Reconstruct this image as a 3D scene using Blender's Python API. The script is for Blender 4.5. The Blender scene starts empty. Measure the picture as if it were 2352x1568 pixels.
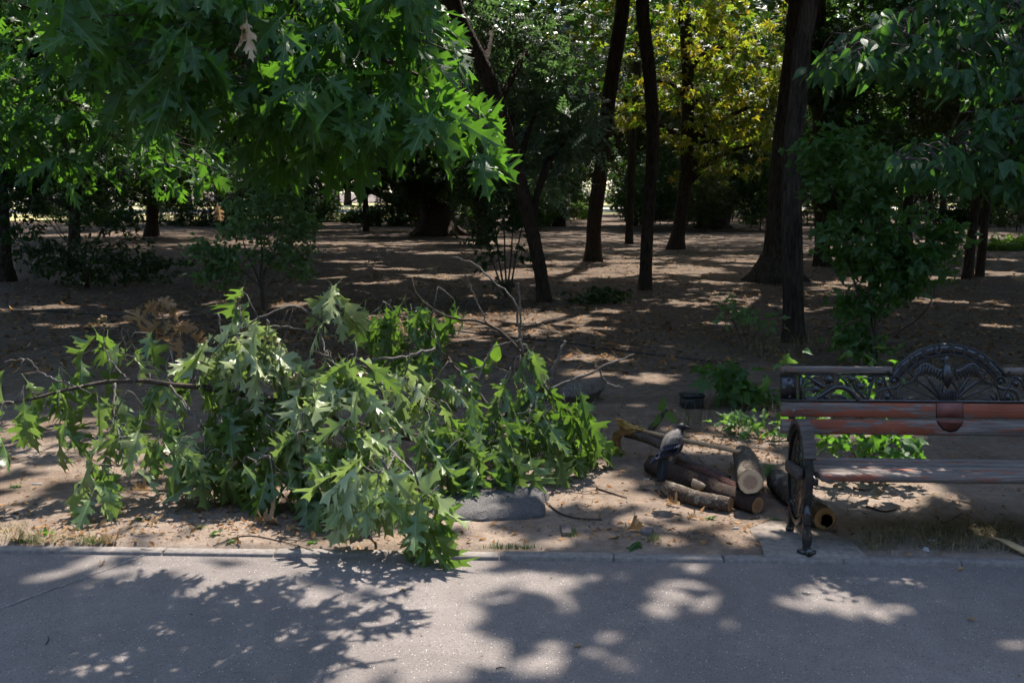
import bpy, bmesh, math, random
import numpy as np
from mathutils import Vector, Matrix
from mathutils.geometry import tessellate_polygon

random.seed(7)
rng = np.random.default_rng(11)
SC = bpy.context.scene
COL = SC.collection

# ------------------------------------------------------------------ camera
CAM_H = 1.75                       # eye height
PITCH = math.radians(8.5)          # tilted down
FPX = 2287.0                       # focal length in units of a 2352-wide picture (35 mm on 36 mm)
cam_d = bpy.data.cameras.new('camera'); cam = bpy.data.objects.new('camera', cam_d); COL.objects.link(cam)
cam.location = (0, 0, CAM_H); cam.rotation_euler = (math.pi/2 - PITCH, 0, 0)
cam_d.sensor_width = 36.0; cam_d.lens = 35.0; cam_d.clip_start = 0.05; cam_d.clip_end = 3000
SC.camera = cam

# ------------------------------------------------------------------ sky and sun
SUN_EL = math.radians(60.0)
SUN_AZ = math.radians(20.0)        # from +Y (away from the camera) towards +X (right)
SUN_DIR = np.array([math.sin(SUN_AZ)*math.cos(SUN_EL), math.cos(SUN_AZ)*math.cos(SUN_EL), math.sin(SUN_EL)])
world = bpy.data.worlds.new('World'); SC.world = world; world.use_nodes = True
wn = world.node_tree.nodes; wl = world.node_tree.links
for n in list(wn): wn.remove(n)
w_out = wn.new('ShaderNodeOutputWorld'); w_bg = wn.new('ShaderNodeBackground'); w_sky = wn.new('ShaderNodeTexSky')
w_sky.sky_type = 'NISHITA'; w_sky.sun_disc = False
w_sky.sun_elevation = SUN_EL; w_sky.sun_rotation = SUN_AZ
w_sky.air_density = 1.0; w_sky.dust_density = 1.5; w_sky.ozone_density = 1.0
w_bg.inputs['Strength'].default_value = 0.15
wl.new(w_sky.outputs[0], w_bg.inputs['Color']); wl.new(w_bg.outputs[0], w_out.inputs['Surface'])
sun_d = bpy.data.lights.new('sun', 'SUN'); sun = bpy.data.objects.new('sun', sun_d); COL.objects.link(sun)
sun_d.energy = 3.1; sun_d.angle = math.radians(0.53); sun_d.color = (1.0, 0.93, 0.84)
sun.rotation_euler = Vector(tuple(SUN_DIR)).to_track_quat('Z', 'Y').to_euler()
SC.view_settings.view_transform = 'Standard'; SC.view_settings.look = 'None'
SC.view_settings.exposure = 2.1; SC.view_settings.gamma = 1.0
SC.view_settings.use_curve_mapping = False
SC.cycles.use_denoising = True
SC.cycles.max_bounces = 5; SC.cycles.diffuse_bounces = 2; SC.cycles.glossy_bounces = 2
SC.cycles.transmission_bounces = 2; SC.cycles.transparent_max_bounces = 4
SC.cycles.sample_clamp_indirect = 6.0
SC.cycles.use_adaptive_sampling = True; SC.cycles.adaptive_threshold = 0.03

# ------------------------------------------------------------------ pixel helpers (2352 x 1568 reading of the photograph)
CP, SP = math.cos(PITCH), math.sin(PITCH)
def ray(x, y):
    u = (x-1176.0)/FPX; v = (784.0-y)/FPX
    return np.array([u, CP+v*SP, -SP+v*CP])
CAMP = np.array([0.0, 0.0, CAM_H])
def G(x, y, z=0.0):
    d = ray(x, y); return CAMP + d*((z-CAM_H)/d[2])
def PD(x, y, Y):
    d = ray(x, y); return CAMP + d*(Y/d[1])
def to_px(P):
    P = np.asarray(P, float); q = P-CAMP
    f = q[..., 1]*CP - q[..., 2]*SP; up = q[..., 1]*SP + q[..., 2]*CP
    f = np.where(f < 0.05, 0.05, f)
    return 1176+FPX*q[..., 0]/f, 784-FPX*up/f, f

# ------------------------------------------------------------------ object helpers
def tag(o, label=None, cat=None, group=None, kind=None):
    if label: o['label'] = label
    if cat: o['category'] = cat
    if group: o['group'] = group
    if kind: o['kind'] = kind
    return o
def empty(name, loc=(0, 0, 0), label=None, cat=None, group=None):
    o = bpy.data.objects.new(name, None); COL.objects.link(o); o.location = tuple(loc)
    o.empty_display_size = 0.1
    return tag(o, label, cat, group)
def np_mesh(name, V, polys, mat=None, smooth=False, attrs=None):
    """polys: list of (n,k) int arrays"""
    me = bpy.data.meshes.new(name)
    V = np.asarray(V, np.float32)
    me.vertices.add(len(V)); me.vertices.foreach_set('co', V.ravel())
    loops = np.concatenate([np.asarray(p, np.int32).ravel() for p in polys])
    sizes = np.concatenate([np.full(len(p), np.asarray(p).shape[1], np.int32) for p in polys])
    starts = np.concatenate([[0], np.cumsum(sizes)[:-1]]).astype(np.int32)
    me.loops.add(len(loops)); me.loops.foreach_set('vertex_index', loops)
    me.polygons.add(len(sizes)); me.polygons.foreach_set('loop_start', starts)
    if smooth: me.polygons.foreach_set('use_smooth', np.ones(len(sizes), bool))
    if attrs:
        for k, a in attrs.items():
            at = me.attributes.new(k, 'FLOAT_VECTOR', 'POINT'); at.data.foreach_set('vector', np.asarray(a, np.float32).ravel())
    me.update(calc_edges=True)
    if mat: me.materials.append(mat)
    return me
def link(name, me, parent=None, loc=None):
    o = bpy.data.objects.new(name, me); COL.objects.link(o)
    if loc is not None: o.location = tuple(loc)
    if parent is not None:
        o.parent = parent
        if loc is None: o.location = tuple(-c for c in parent.location) if parent.parent is None and parent.rotation_euler.z == 0 else (0, 0, 0)
    return o

class MB:
    """collects shapes, builds ONE mesh object (world coordinates unless the parent is rotated)"""
    def __init__(s): s.v = []; s.f = {}; s.n = 0
    def add(s, V, F):
        V = np.asarray(V, float); s.v.append(V)
        for p in F:
            p = np.asarray(p)
            s.f.setdefault(p.shape[1], []).append(p+s.n)
        s.n += len(V); return s
    def box(s, c, d, R=None, bevel=0.0):
        c = np.asarray(c, float); h = np.asarray(d, float)/2
        if bevel <= 0:
            V = np.array([[x, y, z] for z in (-1, 1) for y in (-1, 1) for x in (-1, 1)], float)*h
            F = [np.array([[0, 2, 3, 1], [4, 5, 7, 6], [0, 1, 5, 4], [2, 6, 7, 3], [0, 4, 6, 2], [1, 3, 7, 5]])]
        else:
            V = []; b = min(bevel, h.min()*0.9)
            for z in (-1, 1):
                for y in (-1, 1):
                    for x in (-1, 1):
                        sg = np.array([x, y, z], float)
                        for k in range(3):
                            p = sg*(h-b); p[k] = sg[k]*h[k]; V.append(p)
            V = np.array(V); idx = lambda x, y, z, k: 3*((x > 0)*1+(y > 0)*2+(z > 0)*4)+k
            q = []; t = []
            for k in range(3):
                a, bb = [i for i in range(3) if i != k]
                for sgn in (-1, 1):
                    cs = []
                    for (p, r) in ((-1, -1), (1, -1), (1, 1), (-1, 1)):
                        m = [0, 0, 0]; m[k] = sgn; m[a] = p; m[bb] = r; cs.append(idx(*m, k))
                    flip = (sgn > 0) ^ (k == 1)
                    q.append(cs if flip else cs[::-1])
            for k in range(3):
                a, bb = [i for i in range(3) if i != k]
                for p in (-1, 1):
                    for r in (-1, 1):
                        m0 = [0, 0, 0]; m0[a] = p; m0[bb] = r; m1 = list(m0); m0[k] = -1; m1[k] = 1
                        q.append([idx(*m0, a), idx(*m1, a), idx(*m1, bb), idx(*m0, bb)])
            for x in (-1, 1):
                for y in (-1, 1):
                    for z in (-1, 1): t.append([idx(x, y, z, 0), idx(x, y, z, 1), idx(x, y, z, 2)])
            F = [np.array(q), np.array(t)]
        if R is not None: V = V @ np.asarray(R).T
        return s.add(V+c, F)
    def tube(s, pts, rad, sides=8, cap=True, rough=0.0, seed=0, flat=None):
        V, F = tube_geo(pts, rad, sides, cap, rough, seed, flat)
        return s.add(V, F)
    def prism(s, poly, fn, t0, t1):
        """poly: list of (a,b); fn(a,b,t)->xyz; extruded between t0 and t1"""
        n = len(poly)
        V = [fn(a, b, t0) for a, b in poly]+[fn(a, b, t1) for a, b in poly]
        tr = np.array(tessellate_polygon([[Vector((a, b, 0)) for a, b in poly]]))
        side = np.array([[i, (i+1) % n, n+(i+1) % n, n+i] for i in range(n)])
        return s.add(V, [tr, tr[:, ::-1]+n, side])
    def build(s, name, mat, parent=None, smooth=False, loc=None, fix=True):
        V = np.concatenate(s.v); P = [np.concatenate(a) for a in s.f.values()]
        me = np_mesh(name, V, P, mat, smooth)
        if fix:
            bm = bmesh.new(); bm.from_mesh(me); bmesh.ops.recalc_face_normals(bm, faces=bm.faces); bm.to_mesh(me); bm.free()
        if smooth == 'auto':
            me.polygons.foreach_set('use_smooth', np.ones(len(me.polygons), bool)); me.set_sharp_from_angle(angle=math.radians(40))
        o = link(name, me, parent, loc)
        return o

def smooth_path(pts, n):
    """Catmull-Rom resample of points (k,d) to n points"""
    P = np.asarray(pts, float)
    if len(P) == 2: return P[0]+(P[1]-P[0])*np.linspace(0, 1, n)[:, None]
    Q = np.vstack([2*P[0]-P[1], P, 2*P[-1]-P[-2]])
    seg = np.linalg.norm(np.diff(P[:, :3], axis=0), axis=1); cum = np.concatenate([[0], np.cumsum(seg)])
    out = []
    for t in np.linspace(0, cum[-1], n):
        i = min(np.searchsorted(cum, t, 'right')-1, len(P)-2); u = (t-cum[i])/max(seg[i], 1e-9)
        a, b, c, d = Q[i], Q[i+1], Q[i+2], Q[i+3]
        out.append(0.5*((2*b)+(-a+c)*u+(2*a-5*b+4*c-d)*u*u+(-a+3*b-3*c+d)*u**3))
    return np.array(out)
def tube_geo(pts, rad, sides=8, cap=True, rough=0.0, seed=0, flat=None):
    P = np.asarray(pts, float); n = len(P)
    r = np.asarray(rad, float); r = np.full(n, float(r)) if r.ndim == 0 else r
    if len(r) != n: r = np.interp(np.linspace(0, 1, n), np.linspace(0, 1, len(r)), r)
    T = np.gradient(P, axis=0); T /= np.linalg.norm(T, axis=1)[:, None]+1e-12
    up = np.array([0, 0, 1.0]) if abs(T[0][2]) < 0.9 else np.array([1.0, 0, 0])
    N = np.cross(up, T[0]); N /= np.linalg.norm(N)
    V = []; rg = np.random.default_rng(seed+1)
    a = np.linspace(0, 2*math.pi, sides, endpoint=False)
    ph = rg.uniform(0, 6.28, 6); lob = 1+rough*(np.sin(a*2+ph[0])*.5+np.sin(a*3+ph[1])*.5+np.sin(a*5+ph[2])*.4)
    for i in range(n):
        N = N-T[i]*np.dot(N, T[i]); N /= np.linalg.norm(N)+1e-12
        B = np.cross(T[i], N)
        rr = r[i]*lob*(1+rough*rg.uniform(-.35, .35, sides))
        fl = 1.0 if flat is None else flat
        V.append(P[i]+np.outer(np.cos(a)*rr, N)+np.outer(np.sin(a)*rr*fl, B))
    V = np.concatenate(V)
    i = np.arange(n-1)[:, None]*sides; j = np.arange(sides)[None, :]; k = (np.arange(sides)+1)[None, :] % sides
    Q = np.stack([i+j, i+k, i+sides+k, i+sides+j], -1).reshape(-1, 4)
    F = [Q]
    if cap:
        c0 = len(V); V = np.vstack([V, P[0], P[-1]])
        t0 = [[c0, (j+1) % sides, j] for j in range(sides)]
        t1 = [[c0+1, (n-1)*sides+j, (n-1)*sides+(j+1) % sides] for j in range(sides)]
        F.append(np.array(t0+t1))
    return V, F

# ------------------------------------------------------------------ noise in numpy
_grid = np.random.default_rng(5).random((256, 256))
def vnoise(x, y, scale, off=0.0):
    x = np.asarray(x)/scale+off*17.3+500.5; y = np.asarray(y)/scale+off*9.7+500.5
    i = np.floor(x).astype(int); j = np.floor(y).astype(int); u = x-i; v = y-j
    u = u*u*(3-2*u); v = v*v*(3-2*v); i &= 255; j &= 255; i1 = (i+1) & 255; j1 = (j+1) & 255
    return (_grid[i, j]*(1-u)+_grid[i1, j]*u)*(1-v)+(_grid[i, j1]*(1-u)+_grid[i1, j1]*u)*v

# ------------------------------------------------------------------ materials
class NT:
    def __init__(s, name):
        s.m = bpy.data.materials.new(name); s.m.use_nodes = True; s.t = s.m.node_tree
        for n in list(s.t.nodes): s.t.nodes.remove(n)
        s.out = s.t.nodes.new('ShaderNodeOutputMaterial')
    def n(s, typ, ins=None, **kw):
        nd = s.t.nodes.new(typ)
        for k, v in kw.items(): setattr(nd, k, v)
        if ins:
            for k, v in ins.items(): s.set(nd.inputs[k], v)
        return nd
    def set(s, sock, v):
        if isinstance(v, bpy.types.NodeSocket): s.t.links.new(v, sock)
        elif isinstance(v, tuple) and len(v) == 3 and sock.type == 'RGBA': sock.default_value = (*v, 1)
        else: sock.default_value = v
    def math(s, op, a, b=0.0, clamp=False):
        nd = s.n('ShaderNodeMath', {0: a, 1: b}, operation=op, use_clamp=clamp); return nd.outputs[0]
    def mix(s, f, a, b, blend='MIX'):
        nd = s.n('ShaderNodeMix', None, data_type='RGBA', blend_type=blend)
        s.set(nd.inputs[0], f); s.set(nd.inputs[6], a); s.set(nd.inputs[7], b); return nd.outputs[2]
    def ramp(s, f, stops, interp='LINEAR'):
        nd = s.n('ShaderNodeValToRGB', {0: f}); cr = nd.color_ramp; cr.interpolation = interp
        while len(cr.elements) < len(stops): cr.elements.new(0.5)
        for e, (p, c) in zip(cr.elements, stops):
            e.position = p; e.color = (*c, 1) if len(c) == 3 else c
        return nd.outputs[0]
    def obj(s): return s.n('ShaderNodeTexCoord').outputs['Object']
    def map(s, vec, scale=(1, 1, 1), loc=(0, 0, 0), rot=(0, 0, 0)):
        return s.n('ShaderNodeMapping', {0: vec, 1: loc, 2: rot, 3: scale}).outputs[0]
    def noise(s, vec, scale, detail=4.0, rough=0.55, dist=0.0):
        return s.n('ShaderNodeTexNoise', {'Vector': vec, 'Scale': scale, 'Detail': detail, 'Roughness': rough, 'Distortion': dist}).outputs[0]
    def voro(s, vec, scale, feature='F1', out='Distance', rnd=1.0):
        return s.n('ShaderNodeTexVoronoi', {'Vector': vec, 'Scale': scale, 'Randomness': rnd}, feature=feature).outputs[out]
    def bump(s, h, strength=0.5, dist=0.01, normal=None):
        ins = {'Height': h, 'Strength': strength, 'Distance': dist}
        if normal is not None: ins['Normal'] = normal
        return s.n('ShaderNodeBump', ins).outputs[0]
    def princ(s, col, rough=0.8, spec=0.3, normal=None, **kw):
        ins = {'Base Color': col, 'Roughness': rough, 'Specular IOR Level': spec}
        if normal is not None: ins['Normal'] = normal
        ins.update(kw)
        return s.n('ShaderNodeBsdfPrincipled', ins)
    def done(s, sh): s.t.links.new(sh, s.out.inputs[0]); return s.m

def mat_leaf(name, cols, trans, vein=(0.16, 0.24, 0.08), rough=0.42, spec=0.45, tf=0.4, veins=True, mott=0.25):
    t = NT(name)
    at = t.n('ShaderNodeAttribute', attribute_name='leafuv').outputs['Vector']
    sx = t.n('ShaderNodeSeparateXYZ', {0: at})
    rnd = t.n('ShaderNodeSeparateColor', {0: t.n('ShaderNodeObjectInfo').outputs['Color']}).outputs[0]
    tint = t.math('FRACT', t.math('ADD', sx.outputs[2], rnd))
    k = len(cols)
    col = t.ramp(tint, [(i/(k-1), c) for i, c in enumerate(cols)])
    tcol = t.ramp(tint, [(i/(len(trans)-1), c) for i, c in enumerate(trans)]) if isinstance(trans, list) else trans
    nz = t.noise(t.obj(), 9.0, 2.0)
    col = t.mix(mott, col, t.ramp(nz, [(0.3, (0.25, 0.25, 0.25)), (0.7, (1.0, 1.0, 1.0))]), 'MULTIPLY')
    normal = None
    if veins:
        ax = t.math('ABSOLUTE', sx.outputs[0])
        mid = t.math('SUBTRACT', 1.0, t.math('DIVIDE', ax, 0.014), True)
        sv = t.math('FRACT', t.math('MULTIPLY', t.math('SUBTRACT', sx.outputs[1], t.math('MULTIPLY', ax, 0.85)), 6.0))
        sv = t.math('SUBTRACT', 1.0, t.math('DIVIDE', t.math('ABSOLUTE', t.math('SUBTRACT', sv, 0.5)), 0.05), True)
        vf = t.math('MAXIMUM', t.math('MULTIPLY', mid, 0.85), t.math('MULTIPLY', sv, 0.35))
        col = t.mix(vf, col, vein)
        normal = t.bump(t.math('SUBTRACT', t.noise(t.obj(), 30.0, 2.0), t.math('MULTIPLY', vf, 0.6)), 0.35, 0.004)
    pb = t.princ(col, rough, spec, normal)
    tr = t.n('ShaderNodeBsdfTranslucent', {'Color': tcol})
    mx = t.n('ShaderNodeMixShader', {0: tf, 1: pb.outputs[0], 2: tr.outputs[0]})
    return t.done(mx.outputs[0])

def mat_bark(name, c0, c1, scale=1.0, stretch=0.25, depth=0.02, lichen=None):
    t = NT(name); o = t.obj()
    v = t.map(o, (scale*16, scale*16, scale*16*stretch))
    w = t.noise(v, 1.0, 5.0, 0.65, 0.8)
    wv = t.n('ShaderNodeVectorMath', {0: t.map(o, (scale*30, scale*30, scale*30*stretch*.6)), 1: t.n('ShaderNodeTexNoise', {'Vector': o, 'Scale': scale*7, 'Detail': 3.0}).outputs['Color']}, operation='ADD').outputs[0]
    vr = t.voro(wv, 1.0, 'DISTANCE_TO_EDGE')
    h = t.math('ADD', t.math('MULTIPLY', w, 1.0), t.math('MULTIPLY', t.math('MINIMUM', vr, 0.3), 0.9))
    col = t.ramp(h, [(0.35, c0), (0.95, c1)])
    if lichen:
        col = t.mix(t.ramp(t.noise(o, 6*scale, 5.0, 0.7), [(0.52, (0, 0, 0)), (0.62, (1, 1, 1))]), col, lichen)
    return t.done(t.princ(col, 0.9, 0.15, t.bump(h, 0.9, depth)).outputs[0])

M = {}
M['trunk_bark'] = mat_bark('trunk_bark', (0.012, 0.009, 0.0065), (0.075, 0.053, 0.036), 1.0, 0.22, 0.06)
M['trunk_bark_grey'] = mat_bark('trunk_bark_grey', (0.013, 0.0105, 0.008), (0.085, 0.066, 0.05), 0.8, 0.2, 0.06)
M['twig_bark'] = mat_bark('twig_bark', (0.07, 0.06, 0.052), (0.20, 0.18, 0.165), 4.0, 0.7, 0.003)
M['bough_bark'] = mat_bark('bough_bark', (0.035, 0.027, 0.022), (0.12, 0.095, 0.08), 3.0, 0.5, 0.004)
M['log_bark'] = mat_bark('log_bark', (0.03, 0.022, 0.017), (0.13, 0.098, 0.075), 3.0, 0.6, 0.008, (0.21, 0.195, 0.16))
M['log_bark_dark'] = mat_bark('log_bark_dark', (0.016, 0.011, 0.009), (0.075, 0.05, 0.04), 3.0, 0.5, 0.008)
M['log_bark_red'] = mat_bark('log_bark_red', (0.035, 0.016, 0.013), (0.12, 0.06, 0.048), 4.0, 0.3, 0.004)
M['weathered_wood'] = mat_bark('weathered_wood', (0.06, 0.05, 0.042), (0.22, 0.19, 0.165), 3.0, 0.25, 0.006)

def mat_simple(name, col, rough=0.8, spec=0.3, nscale=20, var=0.3, bump=0.2, bdist=0.004):
    t = NT(name); nz = t.noise(t.obj(), nscale, 5.0, 0.6)
    c = t.ramp(nz, [(0.3, tuple(x*(1-var) for x in col)), (0.7, tuple(min(1, x*(1+var)) for x in col))])
    return t.done(t.princ(c, rough, spec, t.bump(nz, bump, bdist)).outputs[0])

def mat_cut(name, core, sap, bark):
    """sawn end of a log: local XY is the face, radius 1"""
    t = NT(name); o = t.obj(); xy = t.n('ShaderNodeSeparateXYZ', {0: o})
    wob = t.noise(o, 2.2, 3.0)
    r = t.math('SQRT', t.math('ADD', t.math('POWER', xy.outputs[0], 2.0), t.math('POWER', xy.outputs[1], 2.0)))
    rr = t.math('ADD', r, t.math('MULTIPLY', t.math('SUBTRACT', wob, 0.5), 0.35))
    c = t.ramp(rr, [(0.0, core), (0.50, core), (0.66, sap), (0.9, sap), (0.975, bark)])
    ring = t.math('SINE', t.math('MULTIPLY', rr, 85.0))
    c = t.mix(t.math('MULTIPLY', t.math('ADD', ring, 1.0), 0.13), c, (0.30, 0.19, 0.11))
    ang = t.n('ShaderNodeMath', {0: xy.outputs[1], 1: xy.outputs[0]}, operation='ARCTAN2').outputs[0]
    crack = t.math('GREATER_THAN', t.math('SINE', t.math('ADD', t.math('MULTIPLY', ang, 6.0), t.math('MULTIPLY', wob, 5.0))), 0.992)
    crack = t.math('MULTIPLY', crack, t.math('LESS_THAN', r, 0.62))
    c = t.mix(t.math('MULTIPLY', crack, 0.7), c, (0.10, 0.055, 0.035))
    nz = t.noise(t.map(o, (3, 30, 3)), 4.0, 4.0)
    c = t.mix(0.35, c, t.ramp(nz, [(0.3, (0.45, 0.42, 0.4)), (0.7, (1, 1, 1))]), 'MULTIPLY')
    return t.done(t.princ(c, 0.85, 0.2, t.bump(nz, 0.3, 0.004)).outputs[0])
M['cut_pale'] = mat_cut('cut_pale', (0.42, 0.27, 0.18), (0.66, 0.50, 0.33), (0.25, 0.13, 0.06))
M['cut_orange'] = mat_cut('cut_orange', (0.36, 0.20, 0.10), (0.46, 0.27, 0.13), (0.16, 0.08, 0.04))

# oak leaves on the fallen boughs: pale tints for undersides and painted-in sunlight
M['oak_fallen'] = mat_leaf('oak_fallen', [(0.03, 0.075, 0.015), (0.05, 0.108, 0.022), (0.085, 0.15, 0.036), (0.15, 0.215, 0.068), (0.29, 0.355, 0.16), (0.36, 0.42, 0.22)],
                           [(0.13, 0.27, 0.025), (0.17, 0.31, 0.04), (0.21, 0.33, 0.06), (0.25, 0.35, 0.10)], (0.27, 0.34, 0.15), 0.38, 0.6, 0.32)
M['oak_hanging'] = mat_leaf('oak_hanging', [(0.02, 0.062, 0.012), (0.032, 0.088, 0.019), (0.025, 0.07, 0.013), (0.046, 0.108, 0.026)],
                            (0.115, 0.29, 0.02), (0.15, 0.24, 0.10), 0.45, 0.25, 0.38)
M['oak_dead'] = mat_leaf('oak_dead', [(0.31, 0.20, 0.105), (0.41, 0.30, 0.175), (0.24, 0.145, 0.075), (0.48, 0.37, 0.23)], (0.36, 0.23, 0.11), (0.42, 0.30, 0.18), 0.7, 0.2, 0.25)
M['leaf_right'] = mat_leaf('leaf_right', [(0.018, 0.055, 0.02), (0.03, 0.075, 0.03), (0.024, 0.065, 0.022)], (0.10, 0.26, 0.03), (0.07, 0.12, 0.05), 0.5, 0.25, 0.34)
M['leaf_shrub'] = mat_leaf('leaf_shrub', [(0.022, 0.062, 0.016), (0.036, 0.092, 0.025), (0.055, 0.125, 0.036), (0.03, 0.075, 0.02)], (0.15, 0.36, 0.03), (0.14, 0.2, 0.08), 0.5, 0.4, 0.4)
M['leaf_weed'] = mat_leaf('leaf_weed', [(0.05, 0.12, 0.04), (0.09, 0.18, 0.07), (0.14, 0.22, 0.10), (0.06, 0.14, 0.04)], (0.18, 0.36, 0.05), (0.2, 0.26, 0.12), 0.55, 0.35, 0.36)
M['leaf_ash'] = mat_leaf('leaf_ash', [(0.05, 0.085, 0.055), (0.075, 0.115, 0.075), (0.04, 0.07, 0.04)], (0.12, 0.24, 0.06), rough=0.4, spec=0.5, tf=0.3, veins=False)
M['leaf_gold'] = mat_leaf('leaf_gold', [(0.10, 0.12, 0.015), (0.15, 0.14, 0.02), (0.06, 0.10, 0.015), (0.05, 0.075, 0.014), (0.09, 0.13, 0.018), (0.14, 0.10, 0.02), (0.05, 0.085, 0.014)],
                          [(0.27, 0.36, 0.02), (0.42, 0.38, 0.025), (0.15, 0.25, 0.015), (0.10, 0.18, 0.012), (0.26, 0.36, 0.02), (0.40, 0.28, 0.02), (0.14, 0.26, 0.015)], rough=0.5, spec=0.35, tf=0.45, veins=False)
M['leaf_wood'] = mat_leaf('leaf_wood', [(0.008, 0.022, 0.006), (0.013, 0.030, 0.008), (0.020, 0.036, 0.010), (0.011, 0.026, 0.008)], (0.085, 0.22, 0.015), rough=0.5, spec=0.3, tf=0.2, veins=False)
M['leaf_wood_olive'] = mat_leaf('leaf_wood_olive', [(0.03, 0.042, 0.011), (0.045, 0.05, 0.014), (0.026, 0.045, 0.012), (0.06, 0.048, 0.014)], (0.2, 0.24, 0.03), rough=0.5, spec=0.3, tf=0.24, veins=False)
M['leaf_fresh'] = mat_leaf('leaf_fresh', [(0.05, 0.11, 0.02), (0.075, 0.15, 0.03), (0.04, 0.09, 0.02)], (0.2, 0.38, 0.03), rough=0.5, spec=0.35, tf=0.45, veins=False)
M['litter'] = mat_leaf('litter', [(0.20, 0.10, 0.04), (0.30, 0.165, 0.07), (0.12, 0.065, 0.032), (0.36, 0.23, 0.11), (0.26, 0.115, 0.035), (0.15, 0.11, 0.065)], (0.3, 0.18, 0.08), rough=0.8, spec=0.15, tf=0.12, veins=False)
M['acorn'] = mat_simple('acorn', (0.22, 0.19, 0.08), 0.45, 0.4, 30, 0.25)
M['acorn_cup'] = mat_simple('acorn_cup', (0.20, 0.13, 0.075), 0.85, 0.2, 200, 0.4, 0.6, 0.002)
# ------------------------------------------------------------------ leaf templates (length 1 along +Y, blade in XY, normal +Z)
def half_leaf(outline, mids, fold, curl, cup=0.0, twist=0.0, petiole=0.18, wav=0.0, seed=0):
    rg = np.random.default_rng(seed)
    V = []; T = []
    mid = [(0.0, y) for y in mids]
    for sgn in (1, -1):
        base = len(V)
        poly = [(sgn*x*rg.uniform(.9, 1.08), y+rg.uniform(-.012, .012)) for (x, y) in outline] + mid[::-1]
        V += poly
        tr = tessellate_polygon([[Vector((a, b, 0)) for a, b in poly]])
        for a, b, c in tr:
            A, B, C = poly[a], poly[b], poly[c]
            cr = (B[0]-A[0])*(C[1]-A[1])-(B[1]-A[1])*(C[0]-A[0])
            T.append((base+a, base+b, base+c) if cr > 0 else (base+a, base+c, base+b))
    V2 = np.array(V); uv = np.column_stack([V2, np.zeros(len(V2))])
    x, y = V2[:, 0], V2[:, 1]
    ph = rg.uniform(0, 6.28)
    z = fold*np.abs(x)-curl*y**2-cup*x*x*3+twist*x*y+wav*np.sin(y*9+np.sign(x)*1.3+ph)*np.abs(x)*2
    P = np.column_stack([x, y, z])
    if petiole > 0:
        w = 0.006; k = len(P)
        P = np.vstack([P, [[-w, -petiole, 0.02], [w, -petiole, 0.02], [w, 0.03, 0], [-w, 0.03, 0]]])
        uv = np.vstack([uv, [[0, 0, 0]]*4]); T += [(k, k+1, k+2), (k, k+2, k+3)]
    return P, np.array(T), uv
OAK = [(0.015, 0.02), (0.05, 0.10), (0.17, 0.155), (0.20, 0.215), (0.125, 0.205), (0.075, 0.245), (0.15, 0.31), (0.24, 0.36), (0.345, 0.455), (0.25, 0.435), (0.285, 0.54), (0.18, 0.47), (0.08, 0.465),
       (0.14, 0.555), (0.21, 0.62), (0.31, 0.735), (0.215, 0.69), (0.235, 0.81), (0.15, 0.71), (0.07, 0.69), (0.095, 0.78), (0.175, 0.905), (0.10, 0.87), (0.045, 0.905), (0.0, 1.0)]
OAKM = [0.0, 0.25, 0.5, 0.75]
oak_T = [half_leaf(OAK, OAKM, f, c, cu, tw, 0.2, wv, s) for f, c, cu, tw, wv, s in
         ((0.30, 0.28, 0, 0.1, 0.10, 1), (0.15, 0.45, 0.2, -0.3, 0.12, 2), (0.45, 0.15, 0, 0.3, 0.08, 3), (-0.1, 0.35, 0.3, 0.2, 0.15, 4), (0.25, 0.6, 0, -0.1, 0.1, 5), (0.35, -0.1, 0.2, -0.3, 0.14, 6), (0.85, 0.5, -0.4, 0.5, 0.25, 7), (0.1, 0.7, 0.5, -0.6, 0.25, 8), (-0.3, 0.2, 0.4, 0.6, 0.2, 9), (0.6, 0.3, -0.6, -0.5, 0.3, 10))]
oakdead_T = [half_leaf(OAK, OAKM, f, c, cu, tw, 0.15, wv, s) for f, c, cu, tw, wv, s in
             ((0.8, 0.5, -0.8, 0.6, 0.3, 11), (0.5, -0.5, 0.8, -0.8, 0.3, 12), (1.0, 0.2, -0.5, 0.3, 0.4, 13))]
OVATE = [(0.03, 0.0), (0.2, 0.1), (0.29, 0.28), (0.27, 0.48), (0.17, 0.7), (0.07, 0.87), (0.0, 1.0)]
ovate_T = [half_leaf(OVATE, [0.0, 0.35, 0.7], f, c, cu, tw, 0.15, 0.08, s) for f, c, cu, tw, s in ((0.3, 0.3, 0, .2, 21), (0.15, 0.5, .3, -.2, 22), (0.4, 0.1, 0, .1, 23))]
LOBED = [(0.04, 0.0), (0.16, 0.08), (0.20, 0.18), (0.33, 0.27), (0.40, 0.42), (0.27, 0.44), (0.22, 0.50), (0.25, 0.60), (0.14, 0.68), (0.15, 0.80), (0.05, 0.9), (0.0, 1.0)]
lobed_T = [half_leaf(LOBED, [0.0, 0.35, 0.7], f, c, cu, tw, 0.2, 0.1, s) for f, c, cu, tw, s in ((0.25, 0.3, 0, .2, 31), (0.1, 0.5, .3, -.2, 32), (0.4, 0.1, 0, .1, 33))]
def multi(parts):
    """parts: (x,y,ang,len,wid,zfold) simple leaflets joined into one template"""
    P = []; T = []; U = []
    for (x, y, a, l, w, zf) in parts:
        b = len(P); c, s = math.cos(a), math.sin(a)
        for (px, py, pz) in ((0, 0, 0), (w, 0.5*l, zf*w), (0, l, -0.15*l), (-w, 0.45*l, zf*w), (0, 0.5*l, 0)):
            P.append((x+px*c+py*s, y-px*s+py*c, pz)); U.append((px, py/l, 0))
        T += [(b, b+1, b+4), (b+1, b+2, b+4), (b+4, b+2, b+3), (b, b+4, b+3)]
    return np.array(P, float), np.array(T), np.array(U, float)
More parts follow.
